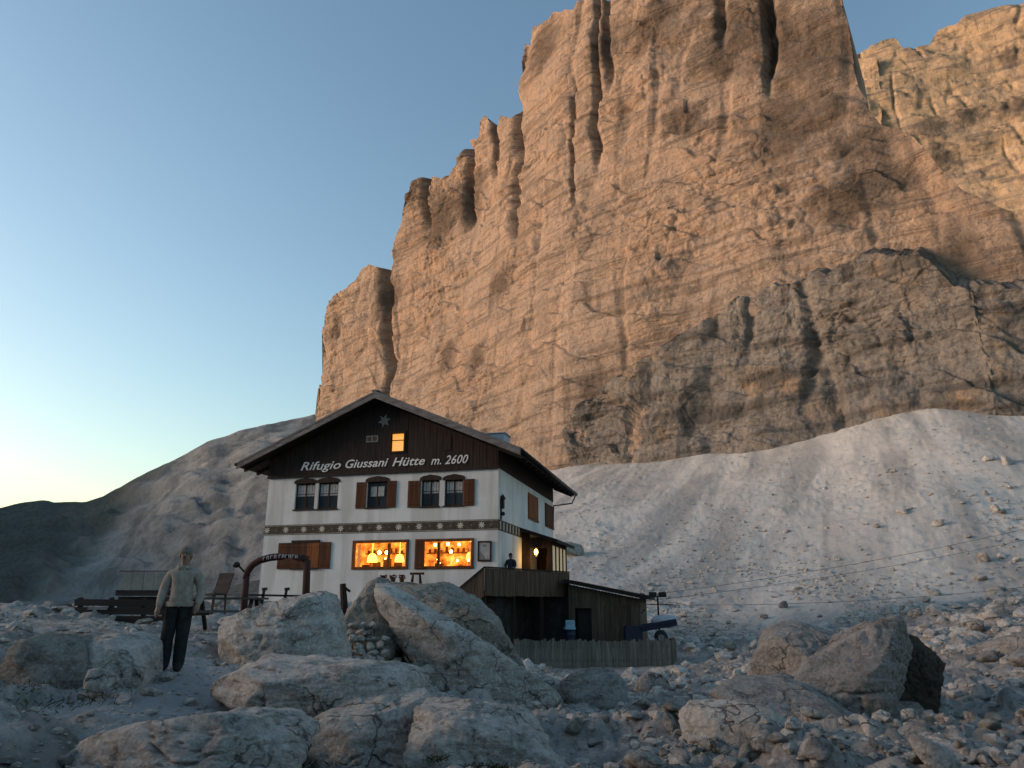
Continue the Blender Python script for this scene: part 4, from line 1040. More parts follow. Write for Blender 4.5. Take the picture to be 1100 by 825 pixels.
# side wall: shuttered windows, wall ornament, corner lamp
for r in SIDE:
    u0, u1, z0, z1 = r; b = MB(); n = 5
    for k in range(n): b.box(.012, .06, u0 + (u1 - u0) * k / n + .01, u0 + (u1 - u0) * (k + 1) / n - .01, z0, z1)
    b.box(.0, .04, u0 - .08, u0, z0 - .06, z1 + .08); b.box(.0, .04, u1, u1 + .08, z0 - .06, z1 + .08); b.box(.0, .045, u0, u1, z1, z1 + .08)
    b.box(.0, .07, u0 - .1, u1 + .1, z0 - .12, z0 - .03)
    b.build('shutter', M['shutter_orange'] if r is SIDE[0] else M['shutter'], hut)
b = MB(); u, z = sw(537.8, 544); u = max(u, .25)
b.box(.0, .05, u - .07, u + .07, z - .62, z + .5); b.box(.0, .16, u - .13, u + .13, z - .1, z + .35); b.tube([(.10, u, z + .35), (.10, u, z + .58)], [.16, .02], 8); b.ball((.12, u, z - .35), .1)
orn = b.build('wall_shrine', M['frame_dark'], hut); orn['label'] = 'small dark carved ornament fixed near the corner of the white wall'

# porch on the side wall
PX, P0, P1 = 1.6, 4.6, 8.8; zD = .55
porch = MB()
def prf(x): return 3.72 - x * .33
for k in range(11):                                                        # back and flank boards, door opening left in the front
    pass
porch.box(0.003, .45, P0, P0 + .08, zD, prf(0.45)); porch.box(1.35, PX, P0, P0 + .08, zD, prf(PX) - .02); porch.box(.45, 1.35, P0, P0 + .08, zD + 2.2, prf(1.35))
porch.box(PX - .08, PX, P0 + .08, P1, zD, zD + .85); porch.box(PX - .08, PX, P0 + .08, P1, prf(PX) - .3, prf(PX) - .03)
for k in range(5): yy = P0 + .08 + (P1 - P0 - .2) * k / 4; porch.box(PX - .09, PX + .01, yy, yy + .12, zD + .85, prf(PX) - .3)
porch.box(0, PX, P1, P1 + .08, zD, prf(PX) - .05)
pw = porch.build('porch', M['frame_dark'], hut); 
b = MB(); vs = [(0, P0 - .5, prf(0) + .06), (PX + .4, P0 - .5, prf(PX + .4) + .06), (PX + .4, P1 + .4, prf(PX + .4) + .06), (0, P1 + .4, prf(0) + .06)]
b.add([*vs, *[(x, y, z - .16) for x, y, z in vs]], [(0, 1, 2, 3), (7, 6, 5, 4), (0, 4, 5, 1), (1, 5, 6, 2), (2, 6, 7, 3), (3, 7, 4, 0)])
b.build('porch_roof', M['soffit'], pw)
for k in range(4):
    y_ = P0 + .2 + (P1 - P0 - .2) * k / 4; b = MB(); b.box(PX - .05, PX - .04, y_ + .02, y_ + .86, zD + .86, prf(PX) - .31); b.build('pane', M['porch_pane'] if 'porch_pane' in M else M.setdefault('porch_pane', m_emit('lit_porch_glazing', (.9, .68, .36), .055)), pw)
b = MB(); b.box(.0, 1.5, P1 - .6, P1 - .5, zD, prf(1.5) - .1); b.build('porch_back', M['frame_dark'], pw)
b = MB(); b.box(.55, 1.15, P1 - .68, P1 - .61, zD, zD + 2.0); b.build('door', M['shutter_orange'], pw)
# porch lamp, lit
lx, ly, lz = .80, P0 - .12, 2.55
lamp = empty('porch_lantern', hw(lx, ly, lz), HUT_RZ, 'lit yellow lantern hanging at the porch entrance', 'lantern')
b = MB(); b.tube([(0, 0, .42), (0, 0, .24)], .012, 6); b.tube([(0, 0, .26), (0, 0, .17)], [.03, .16], 8); b.tube([(0, 0, -.2), (0, 0, -.24)], [.12, .06], 8)
for k in range(4): a = math.pi / 2 * k + .78; b.bar((.12 * math.cos(a), .12 * math.sin(a), -.2), (.14 * math.cos(a), .14 * math.sin(a), .17), .015, .015)
b.build('cage', M['black'], lamp)
b = MB(); b.ball((0, 0, -.02), .10, .10, .15); b.build('bulb', M['lantern_glow'], lamp, True)
pl = bpy.data.lights.new('lantern_light', 'POINT'); pl.energy = 7; pl.color = (1, .55, .15); pl.shadow_soft_size = .12
plo = bpy.data.objects.new('lantern_light', pl); col.objects.link(plo); plo.location = hw(lx, ly - .02, lz - .42)
plo.parent = None
# basement wall under the terrace, its door, posts and the terrace itself
terr = empty('terrace', hw(0, 0, 0), HUT_RZ, 'raised wooden terrace with board railing and stairs at the corner of the hut', 'terrace')
A_, B_ = Vector((-.2, -1.5, 0)), Vector((2.4, 5.0, 0)); C_ = Vector((-1.5, -1.62, 0))
b = MB(); z = zD
b.add([(-.2, -1.5, z), (2.4, 5, z), (0.02, 5, z), (.02, -.02, z), (-1.2, -.02, z), (-1.2, -1.5, z), (-.2, -1.5, z - .18), (2.4, 5, z - .18), (.02, 5, z - .18), (.02, -.02, z - .18), (-1.2, -.02, z - .18), (-1.2, -1.5, z - .18)],
      [(0, 1, 2, 3, 4, 5), (11, 10, 9, 8, 7, 6), (0, 6, 7, 1), (1, 7, 8, 2), (5, 11, 6, 0), (4, 10, 11, 5)])
b.build('deck', M['deck'], terr)
b = MB(); n = 46; rn = random.Random(5)
dirv = (B_ - A_); L_ = dirv.length; d_ = dirv / L_; nrm = Vector((d_.y, -d_.x, 0))
for k in range(n):
    p = A_ + dirv * (k / n); q = A_ + dirv * ((k + .94) / n); o_ = nrm * rn.uniform(.0, .015)
    vs = [p + o_, q + o_, q + o_ + nrm * .03, p + o_ + nrm * .03]; zz0 = zD - .26 + rn.uniform(-.02, .02); zz1 = zD + .93
    b.add([*[v + Vector((0, 0, zz0)) for v in vs], *[v + Vector((0, 0, zz1)) for v in vs]], [(0, 1, 2, 3)[::-1], (4, 5, 6, 7), (0, 1, 5, 4), (1, 2, 6, 5), (2, 3, 7, 6), (3, 0, 4, 7)])
n2 = 9; dv = C_ - A_                                                      # boards along the stairs
for k in range(n2):
    p = A_ + dv * (k / n2); q = A_ + dv * ((k + .94) / n2); z_p = -1.05 * k / n2; z_q = -1.05 * (k + .94) / n2
    b.add([(p.x, p.y, zD - .26 + z_p), (q.x, q.y, zD - .26 + z_q), (q.x, q.y - .03, zD - .26 + z_q), (p.x, p.y - .03, zD - .26 + z_p), (p.x, p.y, zD + .93 + z_p), (q.x, q.y, zD + .93 + z_q), (q.x, q.y - .03, zD + .93 + z_q), (p.x, p.y - .03, zD + .93 + z_p)],
          [(0, 1, 2, 3), (7, 6, 5, 4), (0, 4, 5, 1), (1, 5, 6, 2), (2, 6, 7, 3), (3, 7, 4, 0)])
rl = b.build('railing', M['deck'], terr)
b = MB(); up = Vector((0, 0, zD + .97)); b.bar(A_ + up + nrm * .015, B_ + up + nrm * .015, .12, .06); b.bar(A_ + up, C_ + up + Vector((0, 0, -1.05)), .12, .06)
b.build('handrail', M['frame_dark'], terr)
for u in (0.02, .33, .66, .98):
    b = MB(); p = A_ + dirv * u - nrm * .12; b.box(p.x - .08, p.x + .08, p.y - .08, p.y + .08, -3.2, zD - .19); b.build('post', M['frame_dark'], terr)
for k in range(7):
    b = MB(); x_ = -.2 - k * .28; b.box(x_ - .3, x_, -1.48, -.1, zD - .19 * k - .26, zD - .19 * k - .19); b.build('stair_tread', M['deck'], terr)
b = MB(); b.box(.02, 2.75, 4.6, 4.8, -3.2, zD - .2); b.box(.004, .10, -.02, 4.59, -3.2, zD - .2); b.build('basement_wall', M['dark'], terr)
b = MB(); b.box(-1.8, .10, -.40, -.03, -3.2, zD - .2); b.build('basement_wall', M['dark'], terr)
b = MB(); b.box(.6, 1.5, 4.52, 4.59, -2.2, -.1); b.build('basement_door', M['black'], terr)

# framed notice on the front wall, corner wall lamp
nb = empty('notice_board', hw(*[(fw(520.8, 592)[0]), -.04], fw(520.8, 592)[1]), HUT_RZ, 'framed notice with a pale sheet hung on the white wall right of the lit windows', 'notice board')
b = MB(); w, h = .33, .46; b.box(-w, w, -.03, .035, -h, -h + .07); b.box(-w, w, -.03, .035, h - .07, h); b.box(-w, -w + .07, -.029, .034, -h + .07, h - .07); b.box(w - .07, w, -.029, .034, -h + .07, h - .07); b.build('frame', M['frame_dark'], nb)
b = MB(); b.box(-w + .07, w - .07, -.005, .03, -h + .07, h - .07); b.build('sheet', M['curtain'], nb)
b = MB(); b.add([(-.24, -.008, -.38), (.06, -.008, -.38), (-.1, -.008, -.12), (-.24, -.008, -.02)], [(0, 1, 2, 3)]); b.add([(-.09, -.008, .2), (.09, -.008, .2), (.08, -.008, .3), (-.08, -.008, .3)], [(0, 1, 2, 3)]); b.build('print', M['star'], nb)

# person standing on the terrace, dark jacket, seen above the railing
M['skin'] = m_plain('skin', (.26, .165, .125), .6, .3, .1, 12)
M['fleece'] = m_plain('grey_fleece', (.28, .245, .205), .95, .1, .2, 14, None, .3)
M['trousers'] = m_plain('dark_trousers', (.022, .023, .024), .9, .1, .3, 10)
M['shoe'] = m_plain('dark_shoes', (.02, .018, .016), .7, .2)
M['hair'] = m_plain('grey_hair', (.16, .145, .125), .9, .1, .3, 40)
M['hair_dark'] = m_plain('dark_hair', (.02, .016, .013), .9, .1, .3, 40)
M['jacket_dark'] = m_plain('dark_jacket', (.035, .03, .042), .9, .1, .3, 10)
M['collar'] = m_plain('pale_collar', (.24, .23, .20), .95, .1, .15, 14)
def person(loc, rz, label, height, top, legs, hair, pose, collar=True):
    root = empty('person', loc, rz, label, 'person'); k = height / 1.78
    P = pose; vs = []; es = []; rad = []
    def J(p, r, par=None):
        vs.append(Vector(p) * k); rad.append(r if isinstance(r, tuple) else (r, r)); i = len(vs) - 1
        if par is not None: es.append((par, i))
        return i
    pel = J((0, 0, .96), (.19, .14)); 
    bel = J((0, -.005, 1.10), (.195, .145), pel); che = J((0, .0, 1.28), (.215, .155), bel); up_ = J((0, .015, 1.40), (.15, .115), che)
    nk = J((0, .01, 1.50), .056, up_); hd0 = J(P['head'](0), .066, nk); hd1 = J(P['head'](1), (.076, .092), hd0); hd2 = J(P['head'](2), (.070, .085), hd1)
    hands = []
    for s_ in (-1, 1):
        sh, el, wr = P['arm'](s_)
        a = J(sh, .095, up_); b1 = J(tuple((Vector(sh) + Vector(el)) / 2), .085, a); e = J(el, .075, b1); m_ = J(tuple((Vector(el) + Vector(wr)) / 2), .066, e); w = J(wr, .042, m_)
        hip, kn, an, toe = P['leg'](s_)
        h_ = J(hip, .12, pel); t_ = J(tuple((Vector(hip) + Vector(kn)) / 2), .112, h_); n_ = J(kn, .098, t_); c_ = J(tuple((Vector(kn) + Vector(an)) / 2 + Vector((0, .012, 0))), .095, n_); x_ = J(an, .085, c_); J(toe, (.045, .036), x_)
        hands.append((Vector(wr) * k, (Vector(wr) - Vector(el)).normalized(), s_))
    me = bpy.data.meshes.new('body'); me.from_pydata([tuple(v) for v in vs], es, []); o = bpy.data.objects.new('body', me); col.objects.link(o)
    sk = o.modifiers.new('skin', 'SKIN'); sk.use_smooth_shade = True; sk.branch_smoothing = .6
    for i, r in enumerate(rad): o.data.skin_vertices[0].data[i].radius = (r[0] * k, r[1] * k)
    o.data.skin_vertices[0].data[0].use_root = True
    ss = o.modifiers.new('sub', 'SUBSURF'); ss.levels = 2; ss.render_levels = 2
    bpy.context.view_layer.update(); m2 = bpy.data.meshes.new_from_object(o.evaluated_get(bpy.context.evaluated_depsgraph_get())); bpy.data.objects.remove(o)
    # hands: palm and five unequal bent fingers rooted in the palm; small facial features
    hb = MB()
    for wr, d, s_ in hands:
        side = Vector((0, -1, 0)); side = (side - d * side.dot(d)).normalized(); out = d.cross(side)
        hb.tube([wr - d * .03 * k, wr + d * .03 * k, wr + d * .095 * k], [.034 * k, .04 * k, .034 * k], 8)
        for f, (o_, l_) in enumerate(((-.03, .062), (-.01, .078), (.011, .072), (.03, .055))):
            p0 = wr + d * .07 * k - side * o_ * k; p1 = p0 + d * l_ * .55 * k + Vector((0, 0, 0)); p2 = p1 + (d * .7 - out * .7 * s_ * 0 + side * .35) * l_ * .5 * k
            hb.tube([p0, p1, p2], [.011 * k, .0095 * k, .007 * k], 6)
        p0 = wr + d * .02 * k + side * .03 * k; hb.tube([p0, p0 + (d * .5 + side * .7) * .04 * k, p0 + (d * .95 + side * .5) * .075 * k], [.014 * k, .012 * k, .009 * k], 6)
    face = Vector(P['head'](1)) * k
    hb.tube([face + Vector((0, -.082, .02)) * k, face + Vector((0, -.112, -.018)) * k, face + Vector((0, -.088, -.03)) * k], [.009 * k, .016 * k, .012 * k], 8)
    for s_ in (-1, 1): hb.ball(face + Vector((s_ * .078, .005, -.005)) * k, .014 * k, .026 * k, .034 * k, 8, 6)
    base = len(m2.vertices)
    import bmesh
    bm = bmesh.new(); bm.from_mesh(m2)
    nf0 = len(bm.faces); nv = [bm.verts.new(v) for v in hb.v]
    for f in hb.f:
        try: bm.faces.new([nv[i] for i in f])
        except ValueError: pass
    bm.faces.ensure_lookup_table()
    hem = .93 * k
    for i, f in enumerate(bm.faces):
        c = f.calc_center_median(); f.smooth = True
        if i >= nf0: f.material_index = 0; continue
        arm = abs(c.x) > .2 * k and c.z > .7 * k
        wrist = min((c - h[0]).length for h in hands)
        if c.z > 1.49 * k and abs(c.x) < .13 * k: f.material_index = 0
        elif wrist < .035 * k: f.material_index = 0
        elif c.z > hem or arm: f.material_index = 1
        elif c.z < .085 * k: f.material_index = 3
        else: f.material_index = 2
    m3 = bpy.data.meshes.new('body'); bm.to_mesh(m3); bm.free()
    for m_ in (M['skin'], M[top], M[legs], M['shoe']): m3.materials.append(m_)
    body = bpy.data.objects.new('body', m3); col.objects.link(body); body.parent = root
    b = MB(); f_ = face
    b.ball(f_ + Vector((0, .016, .052)) * k, .094 * k, .102 * k, .082 * k, 16, 10); b.ball(f_ + Vector((0, .045, -.015)) * k, .092 * k, .08 * k, .105 * k, 14, 8)
    b.build('hair', M[hair], root, True)
    b = MB()
    for s_ in (-1, 1): b.ball(f_ + Vector((s_ * .030, -.082, .012)) * k, .010 * k, .008 * k, .007 * k, 8, 6)
    b.build('eyes', M['black'], root, True)
    b = MB(); b.tube([f_ + Vector((-.024, -.083, -.052)) * k, f_ + Vector((0, -.091, -.050)) * k, f_ + Vector((.024, -.083, -.052)) * k], [.004 * k, .007 * k, .004 * k], 6); b.build('mouth', M['shutter'], root, True)
    if collar:
        b = MB(); pts = []
        for q in range(17): a = -math.pi / 2 + .45 + (2 * math.pi - .9) * q / 16; pts.append(Vector((.088 * math.cos(a), .01 + .085 * math.sin(a), 1.475 + .03 * math.sin(a))) * k)
        b.tube(pts, .032 * k, 8); b.build('collar', M['collar'], root, True)
        b = MB(); n = 20; ring = [[], []]
        for q in range(n):
            a = 2 * math.pi * q / n
            for j, (zz, g) in enumerate(((.91, 1.0), (.98, 1.03))): ring[j].append(Vector((.205 * g * math.cos(a), .158 * g * math.sin(a), zz)) * k)
        b.add(ring[0] + ring[1], [(q, (q + 1) % n, n + (q + 1) % n, n + q) for q in range(n)]); b.build('jacket_hem', M[top], root, True)
    return root
def pose_stand():
    def head(i): return ((0, -.005, 1.555), (-.004, -.018, 1.645), (-.004, -.008, 1.715))[i]
    def arm(s_):
        if s_ < 0: return (-.175, .02, 1.39), (-.262, .03, 1.13), (-.285, -.06, .88)
        return (.175, .02, 1.39), (.275, .05, 1.13), (.25, -.07, .92)
    def leg(s_):
        if s_ < 0: return (-.09, 0, .90), (-.125, -.02, .49), (-.135, .01, .085), (-.165, -.16, .04)
        return (.09, 0, .90), (.075, -.02, .49), (.055, .04, .085), (.075, -.13, .04)
    return dict(head=head, arm=arm, leg=leg)
fx, fy = on_ground(183, 729, 8, 30)
pp = at(184, 730, 11.5)
person((pp.x, pp.y, gh(pp.x, pp.y) - .01), R(12), 'man in a grey green fleece and dark trousers standing on the path at the left', 1.80, 'fleece', 'trousers', 'hair', pose_stand())
def pose_rail():
    def head(i): return ((0, -.02, 1.55), (0, -.035, 1.645), (0, -.025, 1.715))[i]
    def arm(s_): return (s_ * .185, .02, 1.40), (s_ * .25, -.06, 1.15), (s_ * .16, -.27, 1.06)
    def leg(s_): return (s_ * .09, 0, .90), (s_ * .10, -.02, .49), (s_ * .10, .02, .085), (s_ * .12, -.14, .04)
    return dict(head=head, arm=arm, leg=leg)
q = hw(.36, .95, zD)
person(q, R(-10), 'dark clothed figure standing on the terrace behind the board railing', 1.72, 'jacket_dark', 'trousers', 'hair_dark', pose_rail(), False)

# ------------------------------------------------------------------ shed
shed = empty('shed', hw(0, 0, 0), HUT_RZ, 'low dark wooden shed with a sloping roof, right of the terrace', 'shed')
sx0, sx1, sy0, sy1, sz = 2.5, 6.0, 4.2, 8.2, -2.6
def szt(x): return .92 - (x - 2.5) * .2
b = MB(); rn = random.Random(9); x = sx0
while x < sx1 - .01:
    w = min(.16, sx1 - x); j = rn.uniform(0, .02); zt = szt(x + w)
    if not (2.85 < x + w / 2 < 3.65): b.box(x + .003, x + w - .003, sy0 - j, sy0 + .05, sz, zt)
    else: b.box(x + .003, x + w - .003, sy0 - j, sy0 + .05, -.25, zt)
    x += w
b.box(sx1 - .05, sx1, sy0 + .06, sy1, sz, szt(sx1)); b.box(sx0, sx0 + .05, sy0 + .06, sy1, sz, szt(sx1)); b.box(sx0, sx1, sy1, sy1 + .05, sz, szt(sx1))
b.build('wall', M['shed'], shed)
b = MB(); vs = [(sx0 - .15, sy0 - .45, szt(sx0 - .15)), (sx1 + .45, sy0 - .45, szt(sx1 + .45)), (sx1 + .45, sy1 + .3, szt(sx1 + .45)), (sx0 - .15, sy1 + .3, szt(sx0 - .15))]
b.add([*[(x, y, z + .20) for x, y, z in vs], *[(x, y, z + .02) for x, y, z in vs]], [(0, 1, 2, 3), (7, 6, 5, 4), (0, 4, 5, 1), (1, 5, 6, 2), (2, 6, 7, 3), (3, 7, 4, 0)]); b.build('roof', M['soffit'], shed)
b = MB(); b.box(2.86, 3.64, sy0 + .35, sy0 + .4, sz, -.25); b.build('door', M['black'], shed)
b = MB(); b.box(4.3, 5.5, sy0 - .06, sy0 - .025, -1.9, -.1); b.build('hatch', M['deck'], shed)

# wooden fence in front of the shed
fen = empty('wooden_fence', at(640, 717, 33), 0, 'grey vertical board fence running below the terrace and shed', 'fence'); F0 = Vector(fen.location)
pts = [at(552, 716, 32.6), at(640, 717, 33), at(722, 716, 33.2), at(727, 714, 34.6)]
b = MB(); rn = random.Random(12); posts = []
for i in range(3):
    a, e = pts[i] - F0, pts[i + 1] - F0; l = (e - a).length; n = max(3, int(l / .115)); d = (e - a) / l
    for k in range(n):
        p = a + d * (l * k / n); q = a + d * (l * (k + .88) / n); h = 1.06 + rn.uniform(-.05, .07); nn = Vector((d.y, -d.x, 0)) * .02; jj = Vector((d.y, -d.x, 0)) * rn.uniform(-.01, .01)
        vs = [p + jj, q + jj, q + jj + nn, p + jj + nn]; z0_ = -.35
        b.add([*[(v.x, v.y, v.z + z0_) for v in vs], *[(v.x, v.y, v.z + h) for v in vs]], [(3, 2, 1, 0), (4, 5, 6, 7), (0, 1, 5, 4), (1, 2, 6, 5), (2, 3, 7, 6), (3, 0, 4, 7)])
    posts += [a + d * (l * t) for t in (0.0, .5)]
b.build('boards', M['fence'], fen)
b = MB()
for i in range(3):
    for zz in (.25, .8): b.bar(pts[i] - F0 + Vector((0, .05, zz)), pts[i + 1] - F0 + Vector((0, .05, zz)), .05, .09)
b.build('rail', M['fence'], fen)
for p in posts:
    b = MB(); b.box(p.x - .05, p.x + .05, p.y + .02, p.y + .12, p.z - .4, p.z + 1.12); b.build('post', M['frame_dark'], fen)

# blue barrel with a pale label, in front of the shed door
bp = hw(2.75, 3.0, 0); bz = -2.1
bar = empty('barrel', (bp.x, bp.y, bz), 0, 'blue barrel with a pale lid standing in the dark corner before the shed', 'barrel')
b = MB(); b.tube([(0, 0, 0), (0, 0, .25), (0, 0, .28), (0, 0, .31), (0, 0, .62), (0, 0, .65), (0, 0, .68), (0, 0, .9)], [.28, .29, .31, .29, .29, .31, .29, .27], 20); b.build('drum', M['blue'], bar, True)
b = MB(); b.tube([(0, 0, .885), (0, 0, .96), (0, 0, 1.0)], [.30, .30, .27], 20)
b.build('lid', M['blue_light'], bar, True)
b = MB(); b.box(-.22, .22, -.36, -.33, .95 - .05, 1.32); b.build('label_plate', M['blue_light'], bar)

# covered blue trailer right of the shed
tp = at(700, 692, 36.5)
tr = empty('trailer', (tp.x, tp.y, tp.z), -R(10), 'dark blue tilted trailer with a white covered load beside the shed', 'trailer')
Mt = Matrix.Rotation(-R(10), 4, 'Y')
b = MB(); b.box(-.3, 1.35, -.5, .5, .62, .78, Mt); b.box(-.3, 1.35, -.53, -.505, .78, .93, Mt); b.box(-.3, 1.35, .505, .53, .78, .93, Mt); b.bar((-.3, 0, .7), (-1.0, 0, .55), .08, .08); b.build('bed', M['blue'], tr, bevel=.01)
b = MB(); b.ball((.65, 0, 1.02), .62, .45, .30, 16, 10); b.ball((.95, .1, 1.1), .35, .3, .2, 12, 8); b.build('cover', M['white_cloth'], tr, True)
for s_ in (-1, 1):
    b = MB(); b.tube([(.45, s_ * .56, .31), (.45, s_ * .70, .31)], .31, 18); w_ = b.build('wheel', M['black'], tr, True); b = MB(); b.tube([(.45, s_ * .705, .31), (.45, s_ * .72, .31)], .15, 12); b.build('hub', M['steel'], w_)
b = MB(); b.box(.35, .55, -.45, .45, .25, .62); b.build('axle', M['black'], tr)
b = MB(); b.box(-1.25, -.45, -.35, .35, .1, .75); b.box(-1.2, -.5, -.3, .3, .75, .82); o = b.build('crate', M['blue'], None, bevel=.03); o.location = tr.location; tag(o, 'dark blue crate standing between the shed and the trailer', 'crate')
# twin floodlight post
lp = at(709, 690, 38)
post = empty('lamp_post', lp, 0, 'thin post with two dark floodlights above the trailer', 'lamp post')
zt = at(709, 641, 38).z - lp.z
b = MB(); b.tube([(0, 0, -.3), (0, 0, zt)], .045, 8); b.bar((-.3, 0, zt), (.3, 0, zt), .06, .05); b.build('pole', M['black'], post)
for s_ in (-1, 1):
    b = MB(); b.box(s_ * .24 - .17, s_ * .24 + .17, -.16, .12, zt - .02, zt + .22); b.build('floodlight', M['black'], post, bevel=.02)
# short thin post nearer the shed
lp = at(689, 690, 38); zt = at(689, 652, 38).z - lp.z
b = MB(); b.tube([(0, 0, -.3), (0, 0, zt)], .04, 8); b.tube([(0, 0, zt - .35), (.25, 0, zt - .1)], .025, 6); b.ball((0, 0, zt + .04), .07)
o = b.build('post', M['black']); o.location = lp; tag(o, 'short dark post close to the shed corner', 'post')

# goods cableway ropes crossing in front of the scree
for lab, a, e in (('upper of the thin dark cables crossing the scree to the right', (690, 640, 42), (1140, 559, 46)), ('middle thin dark cable crossing the scree, just under the upper one', (690, 646, 42), (1140, 571, 46)),
                  ('lowest thin dark cable over the scree, fading out at the right', (722, 650, 42), (1140, 626, 46))):
    A0, E0 = at(*a), at(*e); b = MB(); pts = [A0.lerp(E0, i / 24) + Vector((0, 0, -.35 * 4 * (i / 24) * (1 - i / 24))) for i in range(25)]
    b.tube(pts, .012, 6); o = b.build('cable', M['cable'], None, True, loc=tuple(A0)); tag(o, lab, 'cable')
# mast that carries them
mp = at(691, 690, 42); zt = at(691, 637, 42).z - mp.z
b = MB(); b.bar((-.18, 0, -.4), (0, 0, zt), .07, .07); b.bar((.18, 0, -.4), (0, 0, zt), .07, .07); b.bar((-.12, 0, zt * .4), (.12, 0, zt * .4), .05, .05)
for zz in (zt - .05, zt - .38): b.bar((-.08, 0, zz), (.2, 0, zz), .06, .05)
b.bar((0, 0, at(691, 649, 42).z - mp.z), (1.7, 0, at(722, 649.5, 42).z - mp.z), .05, .05)
o = b.build('cable_mast', M['black']); o.location = mp; tag(o, 'small dark cable mast behind the shed where the thin cables start', 'mast')

# ------------------------------------------------------------------ left terrace: arch, benches, screens
ax = at(262, 660, 25.0); arch = empty('entrance_arch', (ax.x, ax.y, ax.z - .5), 0, 'dark wooden entrance arch with small pale letters, left of the hut', 'arch')
A0 = Vector(arch.location)
def arel(px, py): return at(px, py, 25.0) - A0
b = MB(); b.tube([arel(261, 672), arel(263, 640), arel(265, 618)], [.11, .105, .10], 10); b.build('post', M['arch'], arch, True)
b = MB(); b.tube([arel(327.5, 662), arel(329, 630), arel(330, 602)], [.12, .12, .11], 10); b.build('post', M['arch'], arch, True)
b = MB(); pts = [arel(*p) for p in ((264, 622), (266, 614), (271, 607), (279, 602), (290, 599), (304, 597.5), (318, 598), (331, 601))]; b.tube(pts, [.10, .105, .11, .115, .12, .12, .12, .11], 10); b.build('beam', M['arch'], arch, True)
b = MB()
for i, px in enumerate((285, 289, 293, 297, 302, 305.5, 309, 312.5, 316, 319.5)):
    py = np.interp(px, [279, 290, 304, 318, 331], [602, 599, 597.5, 598, 601]); p = arel(px, py) + Vector((0, -.13, 0))
    b.bar(p + Vector((-.03, 0, -.05)), p + Vector((-.03, 0, .05)), .014, .014); b.bar(p + Vector((-.03, 0, .045)), p + Vector((.025, 0, .045)), .014, .014)
    if i % 2: b.bar(p + Vector((.025, 0, -.05)), p + Vector((.025, 0, .045)), .014, .014)
b.build('letters', M['letter'], arch)
b = MB(); p = arel(254, 606); b.bar(arel(264, 616), arel(254, 605), .05, .05); b.ball(p + Vector((0, 0, -.02)), .13, .13, .1); b.build('lamp', M['black'], arch, True)
# railing between the arch and the hut
rp = at(300, 650, 27); rail = empty('terrace_rail', rp, 0, 'low dark rail with two short leaning stakes behind the big pale block', 'railing'); A0 = Vector(rp)
b = MB(); b.bar(at(262, 639, 27) - A0, at(335, 640.5, 27) - A0, .06, .07); b.build('bar', M['terrace_wood'], rail)
for px in (282, 306, 331):
    b = MB(); a = at(px - 3, 662, 27) - A0; e = at(px + 2, 632.5 if px < 330 else 636, 27) - A0; b.bar(a, e, .08, .06)
    if px < 330: b.bar(e + Vector((-.06, 0, -.02)), e + Vector((.09, 0, .0)), .12, .10); b.bar(e + Vector((-.12, 0, -.4)), e + Vector((.02, 0, -.28)), .1, .1)
    b.build('stake', M['terrace_wood'], rail)
# low dark terrace wall of boards
wp = at(125, 672, 20.5); tw = empty('board_barrier', wp, 0, 'long low dark wooden barrier behind the man, at the left', 'barrier'); A0 = Vector(wp)
g = lambda px, py, Y=20.5: at(px, py, Y) - A0
b = MB()
for (ya, yb) in ((643.5, 651), (652, 660), (661, 669), (670, 676)):
    p0, p1 = g(80, ya), g(178, ya + 1); q0, q1 = g(80, yb - .4), g(178, yb + .6)
    b.add([p0, p1, q1, q0, *(v + Vector((0, .05, 0)) for v in (p0, p1, q1, q0))], [(3, 2, 1, 0), (4, 5, 6, 7), (0, 1, 5, 4), (2, 3, 7, 6), (0, 4, 7, 3), (1, 2, 6, 5)])
b.build('boards', M['terrace_wood'], tw)
for px in (84, 118, 152, 175):
    b = MB(); p, q = g(px, 684), g(px, 642); b.bar(p + Vector((0, .1, 0)), q + Vector((0, .1, 0)), .1, .1); b.build('post', M['terrace_wood'], tw)
b = MB(); b.box(g(95, 652).x, g(116, 652).x, -.03, -.005, g(95, 655).z, g(95, 652).z); b.build('board_strip', M['star'], tw)
# pale panel windbreak
wp = at(150, 645, 23); ws = empty('windscreen', wp, 0, 'pale windbreak of four upright panels on a dark base, behind the barrier', 'windbreak'); A0 = Vector(wp)
g = lambda px, py, Y=23: at(px, py, Y) - A0
for i in range(4):
    b = MB(); x0_ = 129 + i * 12; lean = .12
    p = [g(x0_ + .6, 633.5), g(x0_ + 10.6, 633.5), g(x0_ + 12, 615), g(x0_ + 2.4, 615)]; p = [p[0], p[1], p[2] + Vector((0, lean, 0)), p[3] + Vector((0, lean, 0))]
    b.add(p + [v + Vector((0, .04, 0)) for v in p], [(0, 1, 2, 3), (7, 6, 5, 4), (0, 4, 5, 1), (1, 5, 6, 2), (2, 6, 7, 3), (3, 7, 4, 0)]); b.build('panel', M['pale_panel'], ws)
b = MB(); b.box(g(127, 636).x, g(180, 636).x, -.15, .2, g(150, 640).z, g(150, 634).z); b.box(g(127, 636).x, g(180, 636).x, .05, .2, g(150, 660).z, g(150, 641).z); b.build('base', M['terrace_wood'], ws)
b = MB(); b.bar(g(126, 613.5) + Vector((0, .15, 0)), g(180, 613.5) + Vector((0, .15, 0)), .05, .05); b.build('top_rail', M['fascia'], ws)
